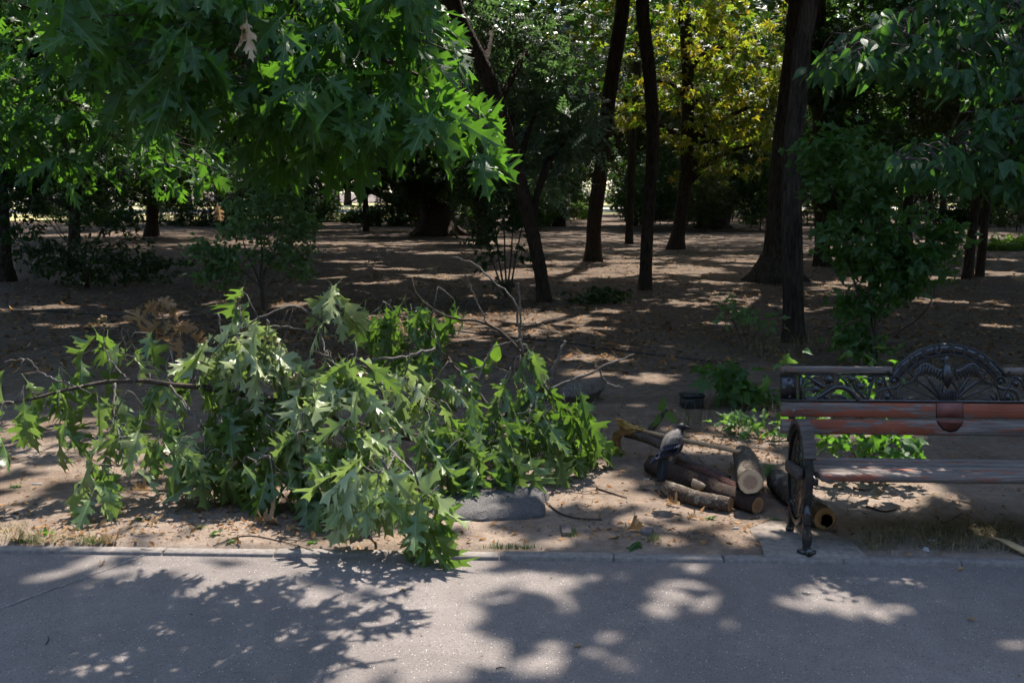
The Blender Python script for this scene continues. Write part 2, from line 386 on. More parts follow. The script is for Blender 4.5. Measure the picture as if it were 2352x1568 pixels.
def multi2(parts):
    P = []; T = []; U = []
    for (x, y, a, l, w, zf) in parts:
        b = len(P); c, s = math.cos(a), math.sin(a)
        for (px, py, pz) in ((0, 0, 0), (w, 0.5*l, zf*w), (0, l, -0.15*l), (-w, 0.45*l, zf*w)):
            P.append((x+px*c+py*s, y-px*s+py*c, pz)); U.append((px, py/l, 0))
        T += [(b, b+1, b+2), (b, b+2, b+3)]
    return np.array(P, float), np.array(T), np.array(U, float)
pin_T = [multi([(0, 0.12+0.15*i, sg*1.0, 0.34-0.02*i, 0.065, 0.4) for i in range(5) for sg in (1, -1)]+[(0, 0.8, 0, 0.3, 0.06, 0.3)])]
palm_T = [multi([(0, 0, a, l, 0.13, 0.3) for a, l in ((-1.5, .6), (-.75, .85), (0, 1.0), (.75, .85), (1.5, .6))])]
def sprig(seed, n=7, fn=multi2):
    rg = np.random.default_rng(seed); pr = []
    for i in range(n):
        y = i/(n-1)*0.62; sg = 1 if i % 2 else -1
        pr.append((rg.uniform(-.03, .03), y, sg*rg.uniform(.3, 1.3) if i < n-1 else rg.uniform(-.3, .3), rg.uniform(.3, .45), rg.uniform(.1, .14), rg.uniform(-.3, .6)))
    P, T, U = fn(pr); P[:, 2] += rg.uniform(-.12, .12, len(P)//len(P)*len(P)//1)*0.6 if False else 0
    z = np.repeat(rg.uniform(-.16, .16, n), len(P)//n); P[:, 2] += z
    return P, T, U
sprig_T = [sprig(s) for s in (41, 42, 43, 44)]
def blot(seed):   # one ragged leaf spray used high above the picture
    rg = np.random.default_rng(seed); k = 7
    a = np.linspace(0, 2*math.pi, k, endpoint=False); r = np.where(np.arange(k) % 2, 0.5, 0.27)*rg.uniform(.8, 1.15, k)
    P = np.column_stack([np.cos(a)*r, np.sin(a)*r+.4, rg.uniform(-.1, .1, k)]); P = np.vstack([P, [0, .4, .05]])
    T = np.array([(i, (i+1) % k, k) for i in range(k)])
    return P, T, np.column_stack([P[:, :2], np.zeros(len(P))])
blot_T = [blot(s) for s in (51, 52, 53)]
simple_T = [(np.array([(0, 0, 0), (.26, .45, .1), (0, 1, -.12), (-.26, .5, .1)], float), np.array([(0, 1, 2), (0, 2, 3)]), np.array([(0, 0, 0), (.2, .45, 0), (0, 1, 0), (-.2, .5, 0)], float)),
            (np.array([(0, 0, 0), (.2, .4, .02), (.05, 1, .15), (-.28, .55, -.06)], float), np.array([(0, 1, 2), (0, 2, 3)]), np.array([(0, 0, 0), (.2, .45, 0), (0, 1, 0), (-.2, .5, 0)], float))]

def norm(a): return a/(np.linalg.norm(a, axis=-1, keepdims=True)+1e-12)
def frames(d, n):
    d = norm(d); n = norm(n-d*np.sum(n*d, -1, keepdims=True)); x = np.cross(d, n); return x, d, n
def leaves_mesh(name, T, pos, d, n, s, tint, mat):
    x, d, n = frames(d, n); N = len(pos); x = x*rng.uniform(.72, 1.1, N)[:, None]; pick = rng.integers(0, len(T), N)
    VV = []; FF = []; UU = []; off = 0
    for k, (P, F, U) in enumerate(T):
        m = pick == k
        if not m.any(): continue
        c = m.sum(); S = s[m][:, None, None]
        V = pos[m][:, None, :]+S*(P[None, :, 0:1]*x[m][:, None, :]+P[None, :, 1:2]*d[m][:, None, :]+P[None, :, 2:3]*n[m][:, None, :])
        VV.append(V.reshape(-1, 3)); FF.append((F[None]+(np.arange(c)*len(P))[:, None, None]+off).reshape(-1, F.shape[1]))
        u = np.repeat(U[None], c, 0).copy(); u[:, :, 2] = tint[m][:, None]; UU.append(u.reshape(-1, 3)); off += c*len(P)
    return np_mesh(name, np.concatenate(VV), [np.concatenate(FF)], mat, False, {'leafuv': np.concatenate(UU)})
TMESH = {}
def tmesh(key, T, mat, name):
    if key not in TMESH:
        TMESH[key] = [np_mesh(name, P, [F], mat, False, {'leafuv': U}) for (P, F, U) in T]
    return TMESH[key]
TRIS = [0]
def foliage(parent, T, key, pos, d, n, s, mat, nobj=0, part='leaf', mass='foliage', inner=None, tint=None, toplevel=None):
    """the nobj leaves that show largest become parts, the others one mass"""
    pos = np.asarray(pos, float); N = len(pos)
    if N == 0: return []
    s = np.broadcast_to(np.asarray(s, float), (N,)).copy()
    tint = rng.random(N) if tint is None else tint
    objs = []; keep = np.ones(N, bool)
    if nobj > 0:
        px, py, f = to_px(pos+norm(d)*(s*0.5)[:, None])
        vis = (px > -20) & (px < 2372) & (py > -20) & (py < 1590)
        facing = np.abs(np.sum(norm(n)*norm(CAMP-pos), -1))
        score = np.where(vis, s*s*(0.25+facing)/(f**3), 0)
        order = np.argsort(-score)[:min(nobj, N)]; order = order[score[order] > 0]; keep[order] = False
        meshes = tmesh(key, T, mat, part)
        x, dd, nn = frames(d, n)
        off = np.array(parent.location) if parent.parent is None else np.zeros(3)
        for i in order:
            o = bpy.data.objects.new(part, meshes[int(rng.integers(0, len(meshes)))]); COL.objects.link(o); o.parent = parent
            Mx = Matrix(((x[i][0], dd[i][0], nn[i][0]), (x[i][1], dd[i][1], nn[i][1]), (x[i][2], dd[i][2], nn[i][2]))).to_4x4()
            sx_ = float(s[i])*float(rng.uniform(.72, 1.1)); Mx = Matrix.Translation(Vector(tuple(pos[i]-off))) @ Mx @ Matrix.Diagonal((sx_, float(s[i]), float(s[i])*float(rng.uniform(.7, 1.4)), 1.0)); o.matrix_local = Mx; o.color = (float(tint[i])*.985, 0, 0, 1)
            objs.append(o)
    if keep.any():
        me = leaves_mesh(mass, T, pos[keep], d[keep], n[keep], s[keep], tint[keep], mat)
        TRIS[0] += len(me.polygons)
        o = link(mass, me, parent); o['kind'] = 'stuff'
    return objs

# ------------------------------------------------------------------ where the sun gets through the leaf canopy
def sproj(P):
    P = np.asarray(P, float); k = P[..., 2]/SUN_DIR[2]
    return P[..., 0]-k*SUN_DIR[0], P[..., 1]-k*SUN_DIR[1]
GAPS = []            # openings in the canopy: ellipses on the ground plane (cx, cy, rx, ry, irregularity)
def gap_px(x, y, rx, ry, irr=0.35, z=0.0):
    c = G(x, y, z); a = G(x+rx, y, z); b0 = G(x, y-ry, z); b1 = G(x, y+ry, z)
    sx, sy = sproj(c); GAPS.append((sx, sy, abs(a[0]-c[0]), abs(b0[1]-b1[1])/2, irr))
def gap_at(P, r, irr=0.3):
    sx, sy = sproj(np.asarray(P)); GAPS.append((sx, sy, r+.14, r+.14, irr))
# sunlit patches on the path
for g in ((560, 1308, 120, 30), (700, 1375, 260, 20), (760, 1330, 170, 34), (225, 1370, 60, 13), (235, 1305, 70, 9), (1010, 1325, 170, 42), (1180, 1330, 140, 34),
          (1330, 1325, 60, 16), (800, 1432, 190, 22), (900, 1470, 170, 20), (1010, 1450, 130, 14), (960, 1415, 100, 12), (1170, 1400, 80, 9), (1000, 1530, 120, 14), (1260, 1480, 120, 14), (1330, 1545, 110, 30), (1230, 1530, 90, 12), (1050, 1500, 60, 9),
          (1590, 1368, 46, 20), (1683, 1380, 22, 9), (1768, 1362, 24, 9), (1742, 1378, 10, 5), (1885, 1350, 36, 11), (1945, 1318, 60, 11), (2000, 1328, 50, 7), (1915, 1330, 30, 6), (2012, 1392, 25, 7),
          (1935, 1380, 22, 8), (1450, 1440, 34, 8), (1430, 1430, 22, 5), (1455, 1348, 16, 7), (1560, 1300, 12, 7), (1610, 1322, 15, 7), (2165, 1320, 34, 8), (2065, 1350, 18, 6), (1890, 1305, 30, 6), (1500, 1400, 18, 6), (2340, 1500, 30, 8), (370, 1365, 25, 6)):
    gap_px(*g, 0.45)
# on the bare soil near the path
for g in ((1480, 1218, 90, 14), (1600, 1222, 130, 22), (1330, 1140, 70, 22), (1420, 1130, 60, 18), (1690, 1250, 70, 10), (1500, 1165, 60, 14), (1290, 1225, 60, 12), (1180, 1150, 60, 30), 
          (1720, 1035, 70, 20), (1800, 1060, 40, 14), (1940, 1130, 60, 16), (2040, 1150, 70, 12), (2250, 1215, 30, 8), (1380, 1040, 40, 9), (1420, 870, 90, 16), (1350, 830, 110, 10), (1480, 800, 80, 7), (1550, 870, 40, 7), (1450, 925, 40, 8),
          (480, 1180, 60, 10), (650, 1215, 70, 10), (560, 1240, 70, 9), (330, 1240, 60, 8), (60, 860, 50, 9), (250, 918, 55, 9), (60, 975, 40, 7), (560, 950, 60, 12), (620, 930, 60, 8), (180, 735, 130, 7), (70, 700, 90, 6), (350, 715, 60, 5), (540, 1000, 40, 8), (150, 1030, 40, 6),
          (700, 700, 50, 5), (880, 770, 60, 5), (1060, 790, 50, 5), (2290, 740, 50, 5), (2200, 780, 60, 5), (2150, 690, 60, 4), (2310, 840, 40, 6), (2120, 930, 70, 7), (2250, 900, 50, 6), (1900, 740, 40, 4), (1680, 740, 60, 4), (1560, 700, 60, 4)):
    gap_px(*g, 0.5)
# the clearing of light between the trunks
for g in ((1310, 632, 230, 15), (1500, 622, 160, 13), (1710, 600, 80, 15), (1360, 630, 170, 13), (1180, 640, 110, 9), (1000, 640, 90, 6), (1560, 620, 110, 11), (1700, 600, 70, 12), (1250, 605, 100, 6), (900, 620, 80, 4), (820, 605, 70, 3), (1450, 600, 90, 6), (1650, 575, 60, 4), (1500, 580, 60, 3), (900, 655, 80, 4),
          (760, 640, 60, 4), (1620, 650, 60, 4), (1000, 580, 80, 3), (800, 560, 60, 3), (1900, 660, 40, 4), (2180, 590, 60, 3), (2300, 600, 50, 3), (2250, 545, 70, 3), (2330, 560, 40, 3), (2050, 640, 40, 3), (1120, 690, 60, 4), (1400, 720, 80, 4)):
    gap_px(*g, 0.55)
# sunlit leaves of the fallen boughs, seat of the bench, weeds, yellow tree and others
for (x, y, D, r) in ((790, 930, 5.4, .2), (860, 1110, 4.66, .2), (820, 1140, 4.64, .14), (900, 1150, 4.64, .12), (575, 815, 5.8, .17), (980, 980, 5.6, .12), (900, 1010, 5.3, .12), (560, 800, 5.8, .22), (610, 830, 5.8, .18), (780, 880, 5.5, .26), (830, 950, 5.4, .24), (740, 930, 5.4, .2), (860, 1130, 4.64, .22), (830, 1180, 4.62, .16), (770, 700, 5.9, .14), (960, 900, 5.8, .16), (980, 980, 5.6, .15),
                     (1050, 1020, 5.6, .16), (700, 1000, 5.4, .12), (430, 1040, 5.4, .15), (230, 1100, 5.3, .14), (210, 900, 5.6, .1), (1240, 920, 6.1, .12), (1330, 950, 6.1, .14), (985, 1200, 4.58, .12), (330, 1000, 5.5, .1), (640, 1040, 5.4, .12), (490, 1000, 5.5, .1), (30, 870, 5.6, .14), (920, 720, 6.3, .14),
                     (1700, 980, 7.0, .16), (1730, 970, 7.0, .1), (1980, 1020, 5.9, .2), (1930, 1010, 5.9, .14), (2060, 1020, 5.9, .1), (1975, 800, 7.4, .1), (2000, 810, 7.4, .1), (1720, 1100, 5.3, .08), (1620, 1110, 5.4, .07), (1690, 1130, 5.3, .08), (1640, 1120, 5.4, .05)):
    gap_at(PD(x, y, D), r*(2.1 if x < 1400 else 1.7))
for (u, v, r) in ((2000, 1060, .05), (2080, 1078, .05), (2180, 1066, .06), (2240, 1085, .05), (2150, 1072, .04), (2300, 1078, .06), (1950, 1070, .04)):
    gap_at(PD(u, v, 4.85), r*1.6)
for (x, y, D, r) in ((120, 250, 8.0, .5), (60, 330, 8.0, .4), (330, 250, 8.5, .25), (420, 400, 7.5, .3), (160, 400, 8.0, .3), (860, 330, 5.0, .14), (700, 20, 5.0, .1), (200, 40, 8.0, .2), (1000, 260, 5.0, .16), (1120, 330, 4.9, .18), 
                     (1270, 250, 14.5, .7), (1230, 110, 14.5, .6), (1300, 330, 14.5, .6), (1190, 40, 16, .8)):
    gap_at(PD(x, y, D), r*1.6)
for (x, y, D, r) in ((1720, 90, 31, 1.5), (1660, 210, 31, 1.1), (1600, 310, 30, .8), (1490, 170, 31, .7), (1760, 330, 30, .7), (1750, 180, 31, .9), (1560, 60, 31, .7), (1560, 420, 30, .4), (1400, 250, 31, .5),
                     (1350, 270, 50, 3.0), (1330, 430, 60, 4.0), (1730, 490, 60, 2.0), (870, 460, 60, 3.0), (300, 380, 45, 2.0), (330, 330, 40, 1.2), (1110, 230, 40, 2.0), (1060, 120, 40, 1.4), (650, 150, 40, 1.2), (1880, 120, 30, .8), (2000, 300, 22, .5), (2150, 350, 22, .5), (1950, 430, 20, .5), (2300, 180, 24, .5)):
    gap_at(PD(x, y, D), r)
GA = np.array(GAPS)
def lit(sx, sy, soft=0.0):
    """1 where the canopy is open"""
    out = np.zeros(sx.shape, bool)
    nz = vnoise(sx, sy, 0.33)*.6+vnoise(sx, sy, 0.13, 3)*.4
    for (cx, cy, rx, ry, irr) in GA:
        rx = rx+soft; ry = ry+soft
        m = (np.abs(sx-cx) < rx*1.5+.05) & (np.abs(sy-cy) < ry*1.5+.05)
        if not m.any(): continue
        r = np.hypot((sx[m]-cx)/rx, (sy[m]-cy)/ry)
        out[m] |= r < 1.0+irr*(nz[m]-0.5)*2
    return out

# ------------------------------------------------------------------ ground, path and kerb
K0 = G(0, 1262); K1 = G(2352, 1292)
KD = norm(K1-K0); KN = np.array([-KD[1], KD[0], 0])           # along the kerb, away from the camera
def kerb_dist(x, y): return (x-K0[0])*KN[0]+(y-K0[1])*KN[1]  # >0 on the soil side (front edge of the kerb = 0)
def ground_z(x, y):
    dk = kerb_dist(x, y)
    z = 0.05*(vnoise(x, y, 1.7)-.5)+0.025*(vnoise(x, y, .45, 1)-.5)+0.12*(vnoise(x, y, 6.0, 2)-.5)*np.clip((dk-1.5)/4, 0, 1)
    z = z*np.clip((dk-0.085)/0.8, 0.12, 1)-0.006
    z = np.where(dk < 0.085, -0.09, z)
    fade = np.clip((70-np.hypot(x, y))/30, 0, 1)
    return np.where(dk < .085, z, z*fade)
def gz(p): return float(ground_z(np.array([p[0]]), np.array([p[1]]))[0])
def GG(x, y): p = G(x, y); p[2] = gz(p); return p

t = NT('soil'); o = t.obj()
n1 = t.noise(o, 1.3, 6.0, 0.6); n2 = t.noise(o, 14.0, 6.0, 0.7); n3 = t.noise(o, 90.0, 3.0, 0.7)
c = t.ramp(n1, [(0.32, (0.125, 0.092, 0.068)), (0.5, (0.195, 0.150, 0.117)), (0.7, (0.285, 0.228, 0.184))])
c = t.mix(0.6, c, t.ramp(n2, [(0.3, (0.45, 0.43, 0.42)), (0.68, (1, 1, 1))]), 'MULTIPLY')
sp = t.voro(o, 130.0); spk = t.math('LESS_THAN', sp, 0.17)
c = t.mix(t.math('MULTIPLY', spk, t.ramp(n2, [(0.45, (0, 0, 0)), (0.6, (1, 1, 1))])), c, (0.42, 0.34, 0.27))
ft = t.voro(o, 32.0, 'F1', 'Color'); fd = t.voro(o, 32.0)
fl = t.math('MULTIPLY', t.math('LESS_THAN', fd, 0.25), t.math('GREATER_THAN', t.n('ShaderNodeSeparateXYZ', {0: ft}).outputs[0], 0.72))
c = t.mix(t.math('MULTIPLY', fl, 0.7), c, (0.23, 0.13, 0.065))
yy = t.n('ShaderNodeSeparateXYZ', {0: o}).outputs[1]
far_soil = t.n('ShaderNodeMapRange', {0: t.math('ADD', yy, t.math('MULTIPLY', n1, 5.0)), 1: 7.5, 2: 15.0, 3: 0.0, 4: 1.0}).outputs[0]  # farther soil is browner, and its colour darkened for the wood's shade
c = t.mix(t.math('MULTIPLY', far_soil, t.ramp(n2, [(0.38, (1, 1, 1)), (0.66, (.35, .35, .35))])), c, (0.052, 0.036, 0.025))
h = t.math('ADD', t.math('MULTIPLY', n2, 0.7), t.math('MULTIPLY', n3, 0.35))
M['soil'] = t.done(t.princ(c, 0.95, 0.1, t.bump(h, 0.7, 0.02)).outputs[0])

def grid_mesh(name, xs, ys, fz, mat):
    X, Y = np.meshgrid(xs, ys); Z = fz(X.ravel(), Y.ravel())
    nx, ny = len(xs), len(ys); i = np.arange(ny-1)[:, None]*nx; j = np.arange(nx-1)[None]
    Q = np.stack([i+j, i+j+1, i+j+nx+1, i+j+nx], -1).reshape(-1, 4)
    return np_mesh(name, np.column_stack([X.ravel(), Y.ravel(), Z]), [Q], mat, True)
def axis(lo, hi, fine_lo, fine_hi, st, grow=1.18):
    a = list(np.arange(fine_lo, fine_hi, st)); s = st; v = fine_hi
    while v < hi: a.append(v); s *= grow; v += s
    a.append(hi); s = st; v = fine_lo-st
    while v > lo: a.insert(0, v); s *= grow; v -= s
    a.insert(0, lo); return np.array(a)
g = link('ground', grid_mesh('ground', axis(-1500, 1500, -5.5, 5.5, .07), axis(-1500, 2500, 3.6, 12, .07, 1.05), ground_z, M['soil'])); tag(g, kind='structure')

t = NT('asphalt'); o = t.obj()
a1 = t.noise(o, 0.9, 5.0, 0.6); a2 = t.noise(o, 160.0, 4.0, 0.75); a3 = t.noise(o, 7.0, 5.0, .65)
c = t.ramp(a1, [(0.3, (0.145, 0.127, 0.117)), (0.7, (0.198, 0.175, 0.160))])
c = t.mix(0.75, c, t.ramp(a2, [(0.32, (0.45, 0.45, 0.46)), (0.66, (1.25, 1.22, 1.2))]), 'MULTIPLY')
c = t.mix(0.4, c, t.ramp(a3, [(0.35, (0.62, 0.6, 0.6)), (0.65, (1, 1, 1))]), 'MULTIPLY')
vc = t.voro(o, 75.0, 'F1', 'Color'); vd = t.voro(o, 75.0)
st = t.math('MULTIPLY', t.math('LESS_THAN', vd, 0.20), t.math('GREATER_THAN', t.n('ShaderNodeSeparateXYZ', {0: vc}).outputs[0], 0.80))
c = t.mix(t.math('MULTIPLY', st, 0.75), c, (0.5, 0.47, 0.43))
st2 = t.math('MULTIPLY', t.math('LESS_THAN', vd, 0.30), t.math('LESS_THAN', t.n('ShaderNodeSeparateXYZ', {0: vc}).outputs[1], 0.22))
c = t.mix(t.math('MULTIPLY', st2, 0.6), c, (0.035, 0.034, 0.036))
gm = t.noise(t.map(o, (1, 1, 1), (3.1, 1.2, 0)), 1.6, 5.0, .7)
c = t.mix(t.ramp(gm, [(0.58, (0, 0, 0)), (0.74, (.55, .55, .55))]), c, (0.12, 0.10, 0.085))
M['asphalt'] = t.done(t.princ(c, 0.86, 0.25, t.bump(t.math('ADD', a2, t.math('MULTIPLY', vd, -0.5)), 0.55, 0.006)).outputs[0])
# path sheet
def kp(a, b, z): p = K0+KD*a+KN*b; return (p[0], p[1], z)
def path_z(a, b): return -0.022+0.006*(vnoise(np.array([a]), np.array([b]), 1.1, 4)[0]-.5)
av = np.concatenate([np.linspace(-300, -4, 10)[:-1], np.linspace(-4, 10, 57), np.linspace(10, 300, 10)[1:]]); bv = np.concatenate([np.linspace(-7, -0.3, 20), [-0.12, 0.012]])
V = np.array([kp(a, b, path_z(a, b)) for b in bv for a in av]); nx = len(av)
i = np.arange(len(bv)-1)[:, None]*nx; j = np.arange(nx-1)[None]
path = link('park_path', np_mesh('park_path', V, [np.stack([i+j, i+j+1, i+j+nx+1, i+j+nx], -1).reshape(-1, 4)], M['asphalt'], True)); tag(path, kind='structure')
M['seam'] = mat_simple('seam', (0.21, 0.19, 0.175), 0.9, 0.1, 40, 0.5)
sm = MB(); sp_ = [G(0, 1396, -.017), G(120, 1352, -.017), G(230, 1312, -.017), G(345, 1268, -.017)]
sp_ = smooth_path(sp_, 24); sp_[:, 0] += rng.uniform(-.006, .006, 24); sp_[:, 2] = -.0165
wv = rng.uniform(.003, .008, 24)
V = np.concatenate([sp_+np.column_stack([-wv, wv*.6, wv*0]), sp_+np.column_stack([wv, -wv*.6, wv*0])])
sm.add(V, [np.array([[k, k+1, 25+k, 24+k] for k in range(23)])]); sm.build('seam', M['seam'], path)
M['kerb'] = mat_simple('kerb', (0.172, 0.153, 0.138), 0.92, 0.15, 38, 0.28, 0.5, 0.004)
kerb = empty('kerb', tuple(K0)); tag(kerb, kind='structure')
# kerb stones: joints read from the photograph, then carried on at the same length
joints = [kerb_a for kerb_a in [np.dot(G(x, 1262+30*x/2352)-K0, KD) for x in (1410, 1664, 1940, 2212)]]
step = float(np.mean(np.diff(joints))); aa = [joints[0]-step*k for k in range(9, 0, -1)]+joints+[joints[-1]+step*k for k in range(1, 8)]
for a0, a1_ in zip(aa[:-1], aa[1:]):
    mb = MB(); R = np.column_stack([KD, KN, [0, 0, 1]])
    cc = K0+KD*(a0+a1_)/2+KN*0.041; tilt = random.uniform(-.002, .002)
    mb.box((cc[0], cc[1]+tilt, -0.052+random.uniform(-.003, .002)), (a1_-a0-0.006, 0.072, 0.10), R, 0.006)
    mb.build('kerb_stone', M['kerb'], kerb)
# concrete pad under the bench leg
M['concrete'] = mat_simple('concrete', (0.19, 0.163, 0.142), 0.93, 0.15, 26, 0.3, 0.6, 0.006)
mb = MB()
pp = [G(1722, 1215), G(1745, 1240), G(1758, 1277), G(1950, 1280), G(1990, 1279), G(1960, 1248), G(1925, 1232), G(1860, 1205), G(1780, 1195)]
pp = [(p[0], p[1]) for p in pp]
mb.prism(pp, lambda a, b, tt: (a, b, tt), -0.05, 0.006); mb.build('paving_slab', M['concrete']); tag(bpy.data.objects['paving_slab'], 'cracked grey concrete pad under the iron leg of the bench', 'paving slab')
# sunlit lawn and a pale path far behind the trees
t = NT('dry_lawn'); o = t.obj(); nz = t.noise(o, .35, 6.0, .7)
M['dry_lawn'] = t.done(t.princ(t.ramp(nz, [(0.35, (0.20, 0.19, 0.075)), (0.6, (0.33, 0.29, 0.15))]), 0.95, 0.1).outputs[0])
M['far_path'] = mat_simple('far_path', (0.36, 0.33, 0.30), 0.9, 0.1, 1.0, 0.15)
def sheet(name, pts, z, mat):
    mb = MB(); n = len(pts); mb.add([(p[0], p[1], z) for p in pts], [np.array([list(range(n))])]); o = mb.build(name, mat); tag(o, kind='structure'); 
    if o.data.polygons[0].normal.z < 0: o.data.flip_normals()
    return o
sheet('lawn', [(-160, 62), (-12, 62), (-6, 75), (12, 85), (60, 95), (160, 95), (160, 170), (-160, 170)], 0.03, M['dry_lawn'])
sheet('gravel_path', [(-160, 86), (-14, 84), (12, 104), (160, 118), (160, 128), (12, 118), (-14, 104), (-160, 110)], 0.036, M['far_path'])
# ------------------------------------------------------------------ trees
TREES = []
def trunk_tree(name, label, path, w0, w1, flare=1.25, top=11.0, mat='trunk_bark', cat='tree', group=None, sides=14, Y=None, lean=0.0, roots=0):
    b = G(*path[0]) if Y is None else PD(path[0][0], path[0][1], Y)
    if Y is not None: b[2] = 0
    b[2] = gz(b); D = b[1]
    t = empty(name, tuple(b), label, cat, group)
    pts = [b-np.array([0, 0, .12]), b]+[PD(x, y, D+lean*(i+1)) for i, (x, y) in enumerate(path[1:])]
    d = pts[-1]-pts[-2]; d = d/max(d[2], .2)
    r0, r1 = w0/2*D/FPX, w1/2*D/FPX
    last = pts[-1].copy(); n_in = len(pts)
    rad = [r0*flare*1.06, r0*flare]+list(np.linspace(r0, r1, len(path)-1))
    # add a flare ring a little above the ground
    pts.insert(2, b+(pts[2]-b)*min(1, (r0*2.2)/np.linalg.norm(pts[2]-b)) if len(path) > 1 else b+np.array([0, 0, r0*2]))
    rad.insert(2, r0*1.06)
    z = last[2]; k = 0
    while z < top:
        k += 1; st = min(1.6, top-z+.05); last = last+np.array([d[0]*st*.6+random.uniform(-.12, .12), d[1]*st*.3+random.uniform(-.1, .1), st]); d = d*.8; d[2] = 1; z = last[2]
        pts.append(last.copy()); rad.append(max(r1*(1-.1*k), r1*.3))
    q = np.column_stack([np.array(pts), rad]); n = max(26, len(pts)*5)
    # keep the flare: resample denser near the ground
    q = smooth_path(q, n)
    mb = MB(); mb.tube(q[:, :3], np.maximum(q[:, 3], .012), sides, True, 0.05, len(TREES))
    for a in range(roots):
        an = a/roots*6.28+random.uniform(-.3, .3); dr = np.array([math.cos(an), math.sin(an), 0]); L = r0*random.uniform(1.7, 2.4)
        rp = [b+dr*r0*.55+np.array([0, 0, r0*1.5]), b+dr*r0*.95+np.array([0, 0, r0*.55]), b+dr*L*.8+np.array([0, 0, .06]), b+dr*L*1.15-np.array([0, 0, .08])]
        mb.tube(smooth_path(rp, 8), [r0*.42, r0*.40, r0*.28, r0*.12], 7, True, .08, a)
    mb.build('trunk', M[mat], t, smooth=True)
    t2 = dict(obj=t, base=b, top=np.array(pts[-1]), q=q, D=D, r1=r1)
    TREES.append(t2); return t2
def limbs(tr, ends, r=None, name='limb', mat='trunk_bark'):
    q = tr['q']
    for e in ends:
        mb = MB(); e = np.asarray(e, float); i = int(np.argmin(np.abs(q[:, 2]-(e[2]-.45*np.linalg.norm(e[:2]-q[-1, :2])))))
        i = min(max(i, 6), len(q)-1); s = q[i, :3]; m = (s+e)/2+np.array([random.uniform(-.2, .2), random.uniform(-.2, .2), .25])
        rr = q[i, 3]*.55 if r is None else r
        mb.tube(smooth_path([s, m, e], 7), [rr, rr*.7, rr*.3], 6, True, .05, i); mb.build(name, M[mat], tr['obj'], smooth=True)

T_lean = trunk_tree('leaning_tree', 'slim dark trunk leaning left, its foot nearest the fallen bare twigs', [(1250, 698), (1243, 630), (1222, 530), (1192, 410), (1155, 275), (1118, 170), (1068, 70), (1040, 0)], 31, 36, 1.3, top=9)
T_bent = trunk_tree('slender_tree', 'slim trunk leaning right with a kink, standing in the sunlit litter', [(1362, 602), (1366, 500), (1386, 350), (1400, 215), (1420, 90), (1432, 0)], 34, 32, 1.45)
T_curv = trunk_tree('slender_tree', 'slim dark trunk with a slight bow, second in front of the golden foliage', [(1482, 668), (1488, 520), (1500, 330), (1494, 190), (1482, 80), (1476, 0)], 28, 30, 1.28)
T_gold = trunk_tree('chestnut_tree', 'chestnut tree with yellowing sunlit leaves behind the slim trunks', [(1552, 570), (1566, 480), (1576, 380), (1580, 200), (1574, 60), (1572, 0)], 30, 24, 1.6, top=9.5)
T_near = trunk_tree('park_tree', 'straight dark trunk right behind the bench end, grass at its foot', [(1823, 778), (1821, 600), (1818, 430), (1824, 320), (1836, 200), (1842, 110), (1862, 0)], 45, 37, 1.3, top=10, mat='trunk_bark_grey', sides=18)
T_big = trunk_tree('old_tree', 'thick trunk with a flared foot, partly behind the straight trunk', [(1780, 648), (1790, 590), (1796, 480), (1804, 330), (1816, 200), (1832, 0)], 76, 40, 1.75, mat='trunk_bark_grey', sides=20, roots=6)
T_dark = trunk_tree('old_tree', 'broad dark trunk with a fluted foot below the hanging oak leaves', [(1005, 540), (1006, 500), (1012, 430), (1016, 330), (1020, 150), (1022, 0)], 74, 58, 1.5, sides=20, roots=6)
T8 = trunk_tree('wood_tree', 'dark trunk directly behind the leaning tree, foot in shade', [(1284, 520), (1288, 430), (1294, 300), (1297, 100), (1298, 0)], 26, 20, 1.3)
T9 = trunk_tree('slender_tree', 'thin straight trunk between the kinked tree and the bowed tree', [(1445, 558), (1448, 450), (1452, 330), (1462, 200), (1470, 0)], 17, 15, 1.3)
T10 = trunk_tree('old_tree', 'cluster of thick dark trunks under the golden leaves', [(1642, 524), (1645, 480), (1640, 420), (1630, 330), (1625, 100)], 46, 34, 1.5, roots=5)
for pth, w in (([(1618, 522), (1612, 470), (1600, 400), (1590, 300)], 24), ([(1658, 524), (1672, 470), (1690, 420), (1715, 350)], 26)):
    mb = MB(); P_ = [PD(x, y, T10['D']+.2) for x, y in pth]; mb.tube(smooth_path(P_, 10), [w/2*T10['D']/FPX*1.2, w/2*T10['D']/FPX*.7], 10, True, .05); mb.build('side_trunk', M['trunk_bark'], T10['obj'], smooth=True)
T11 = trunk_tree('wood_tree', 'dark trunk seen between the bowed tree and the chestnut trunk', [(1522, 504), (1524, 440), (1528, 300), (1530, 100)], 38, 30, 1.4)
T12 = trunk_tree('young_tree', 'thin dark young trunk against the bright far lawn', [(841, 532), (840, 480), (839, 420), (843, 300), (848, 150)], 13, 11, 1.25, top=8)
T13 = trunk_tree('wood_tree', 'dark trunk in front of the bright lawn below the sunlit oak leaves', [(348, 542), (350, 490), (356, 400), (362, 200), (366, 50)], 26, 24, 1.5)
T14 = trunk_tree('wood_tree', 'dark trunk at the very left edge of the view', [(8, 648), (4, 560), (-2, 420), (-6, 250), (-10, 60)], 38, 30, 1.6, mat='trunk_bark_grey')
T15 = trunk_tree('wood_tree', 'dark trunk behind the small-leaved shrub', [(702, 520), (703, 440), (706, 300), (712, 100)], 36, 30, 1.3)
T16 = trunk_tree('wood_tree', 'dark trunk just to the side of the straight trunk by the bench', [(1888, 612), (1888, 540), (1886, 420), (1882, 200), (1880, 50)], 34, 30, 1.4)
T17 = trunk_tree('young_tree', 'very thin upright trunk in front of the pale far path', [(1924, 500), (1925, 440), (1926, 350), (1930, 200)], 12, 11, 1.2)
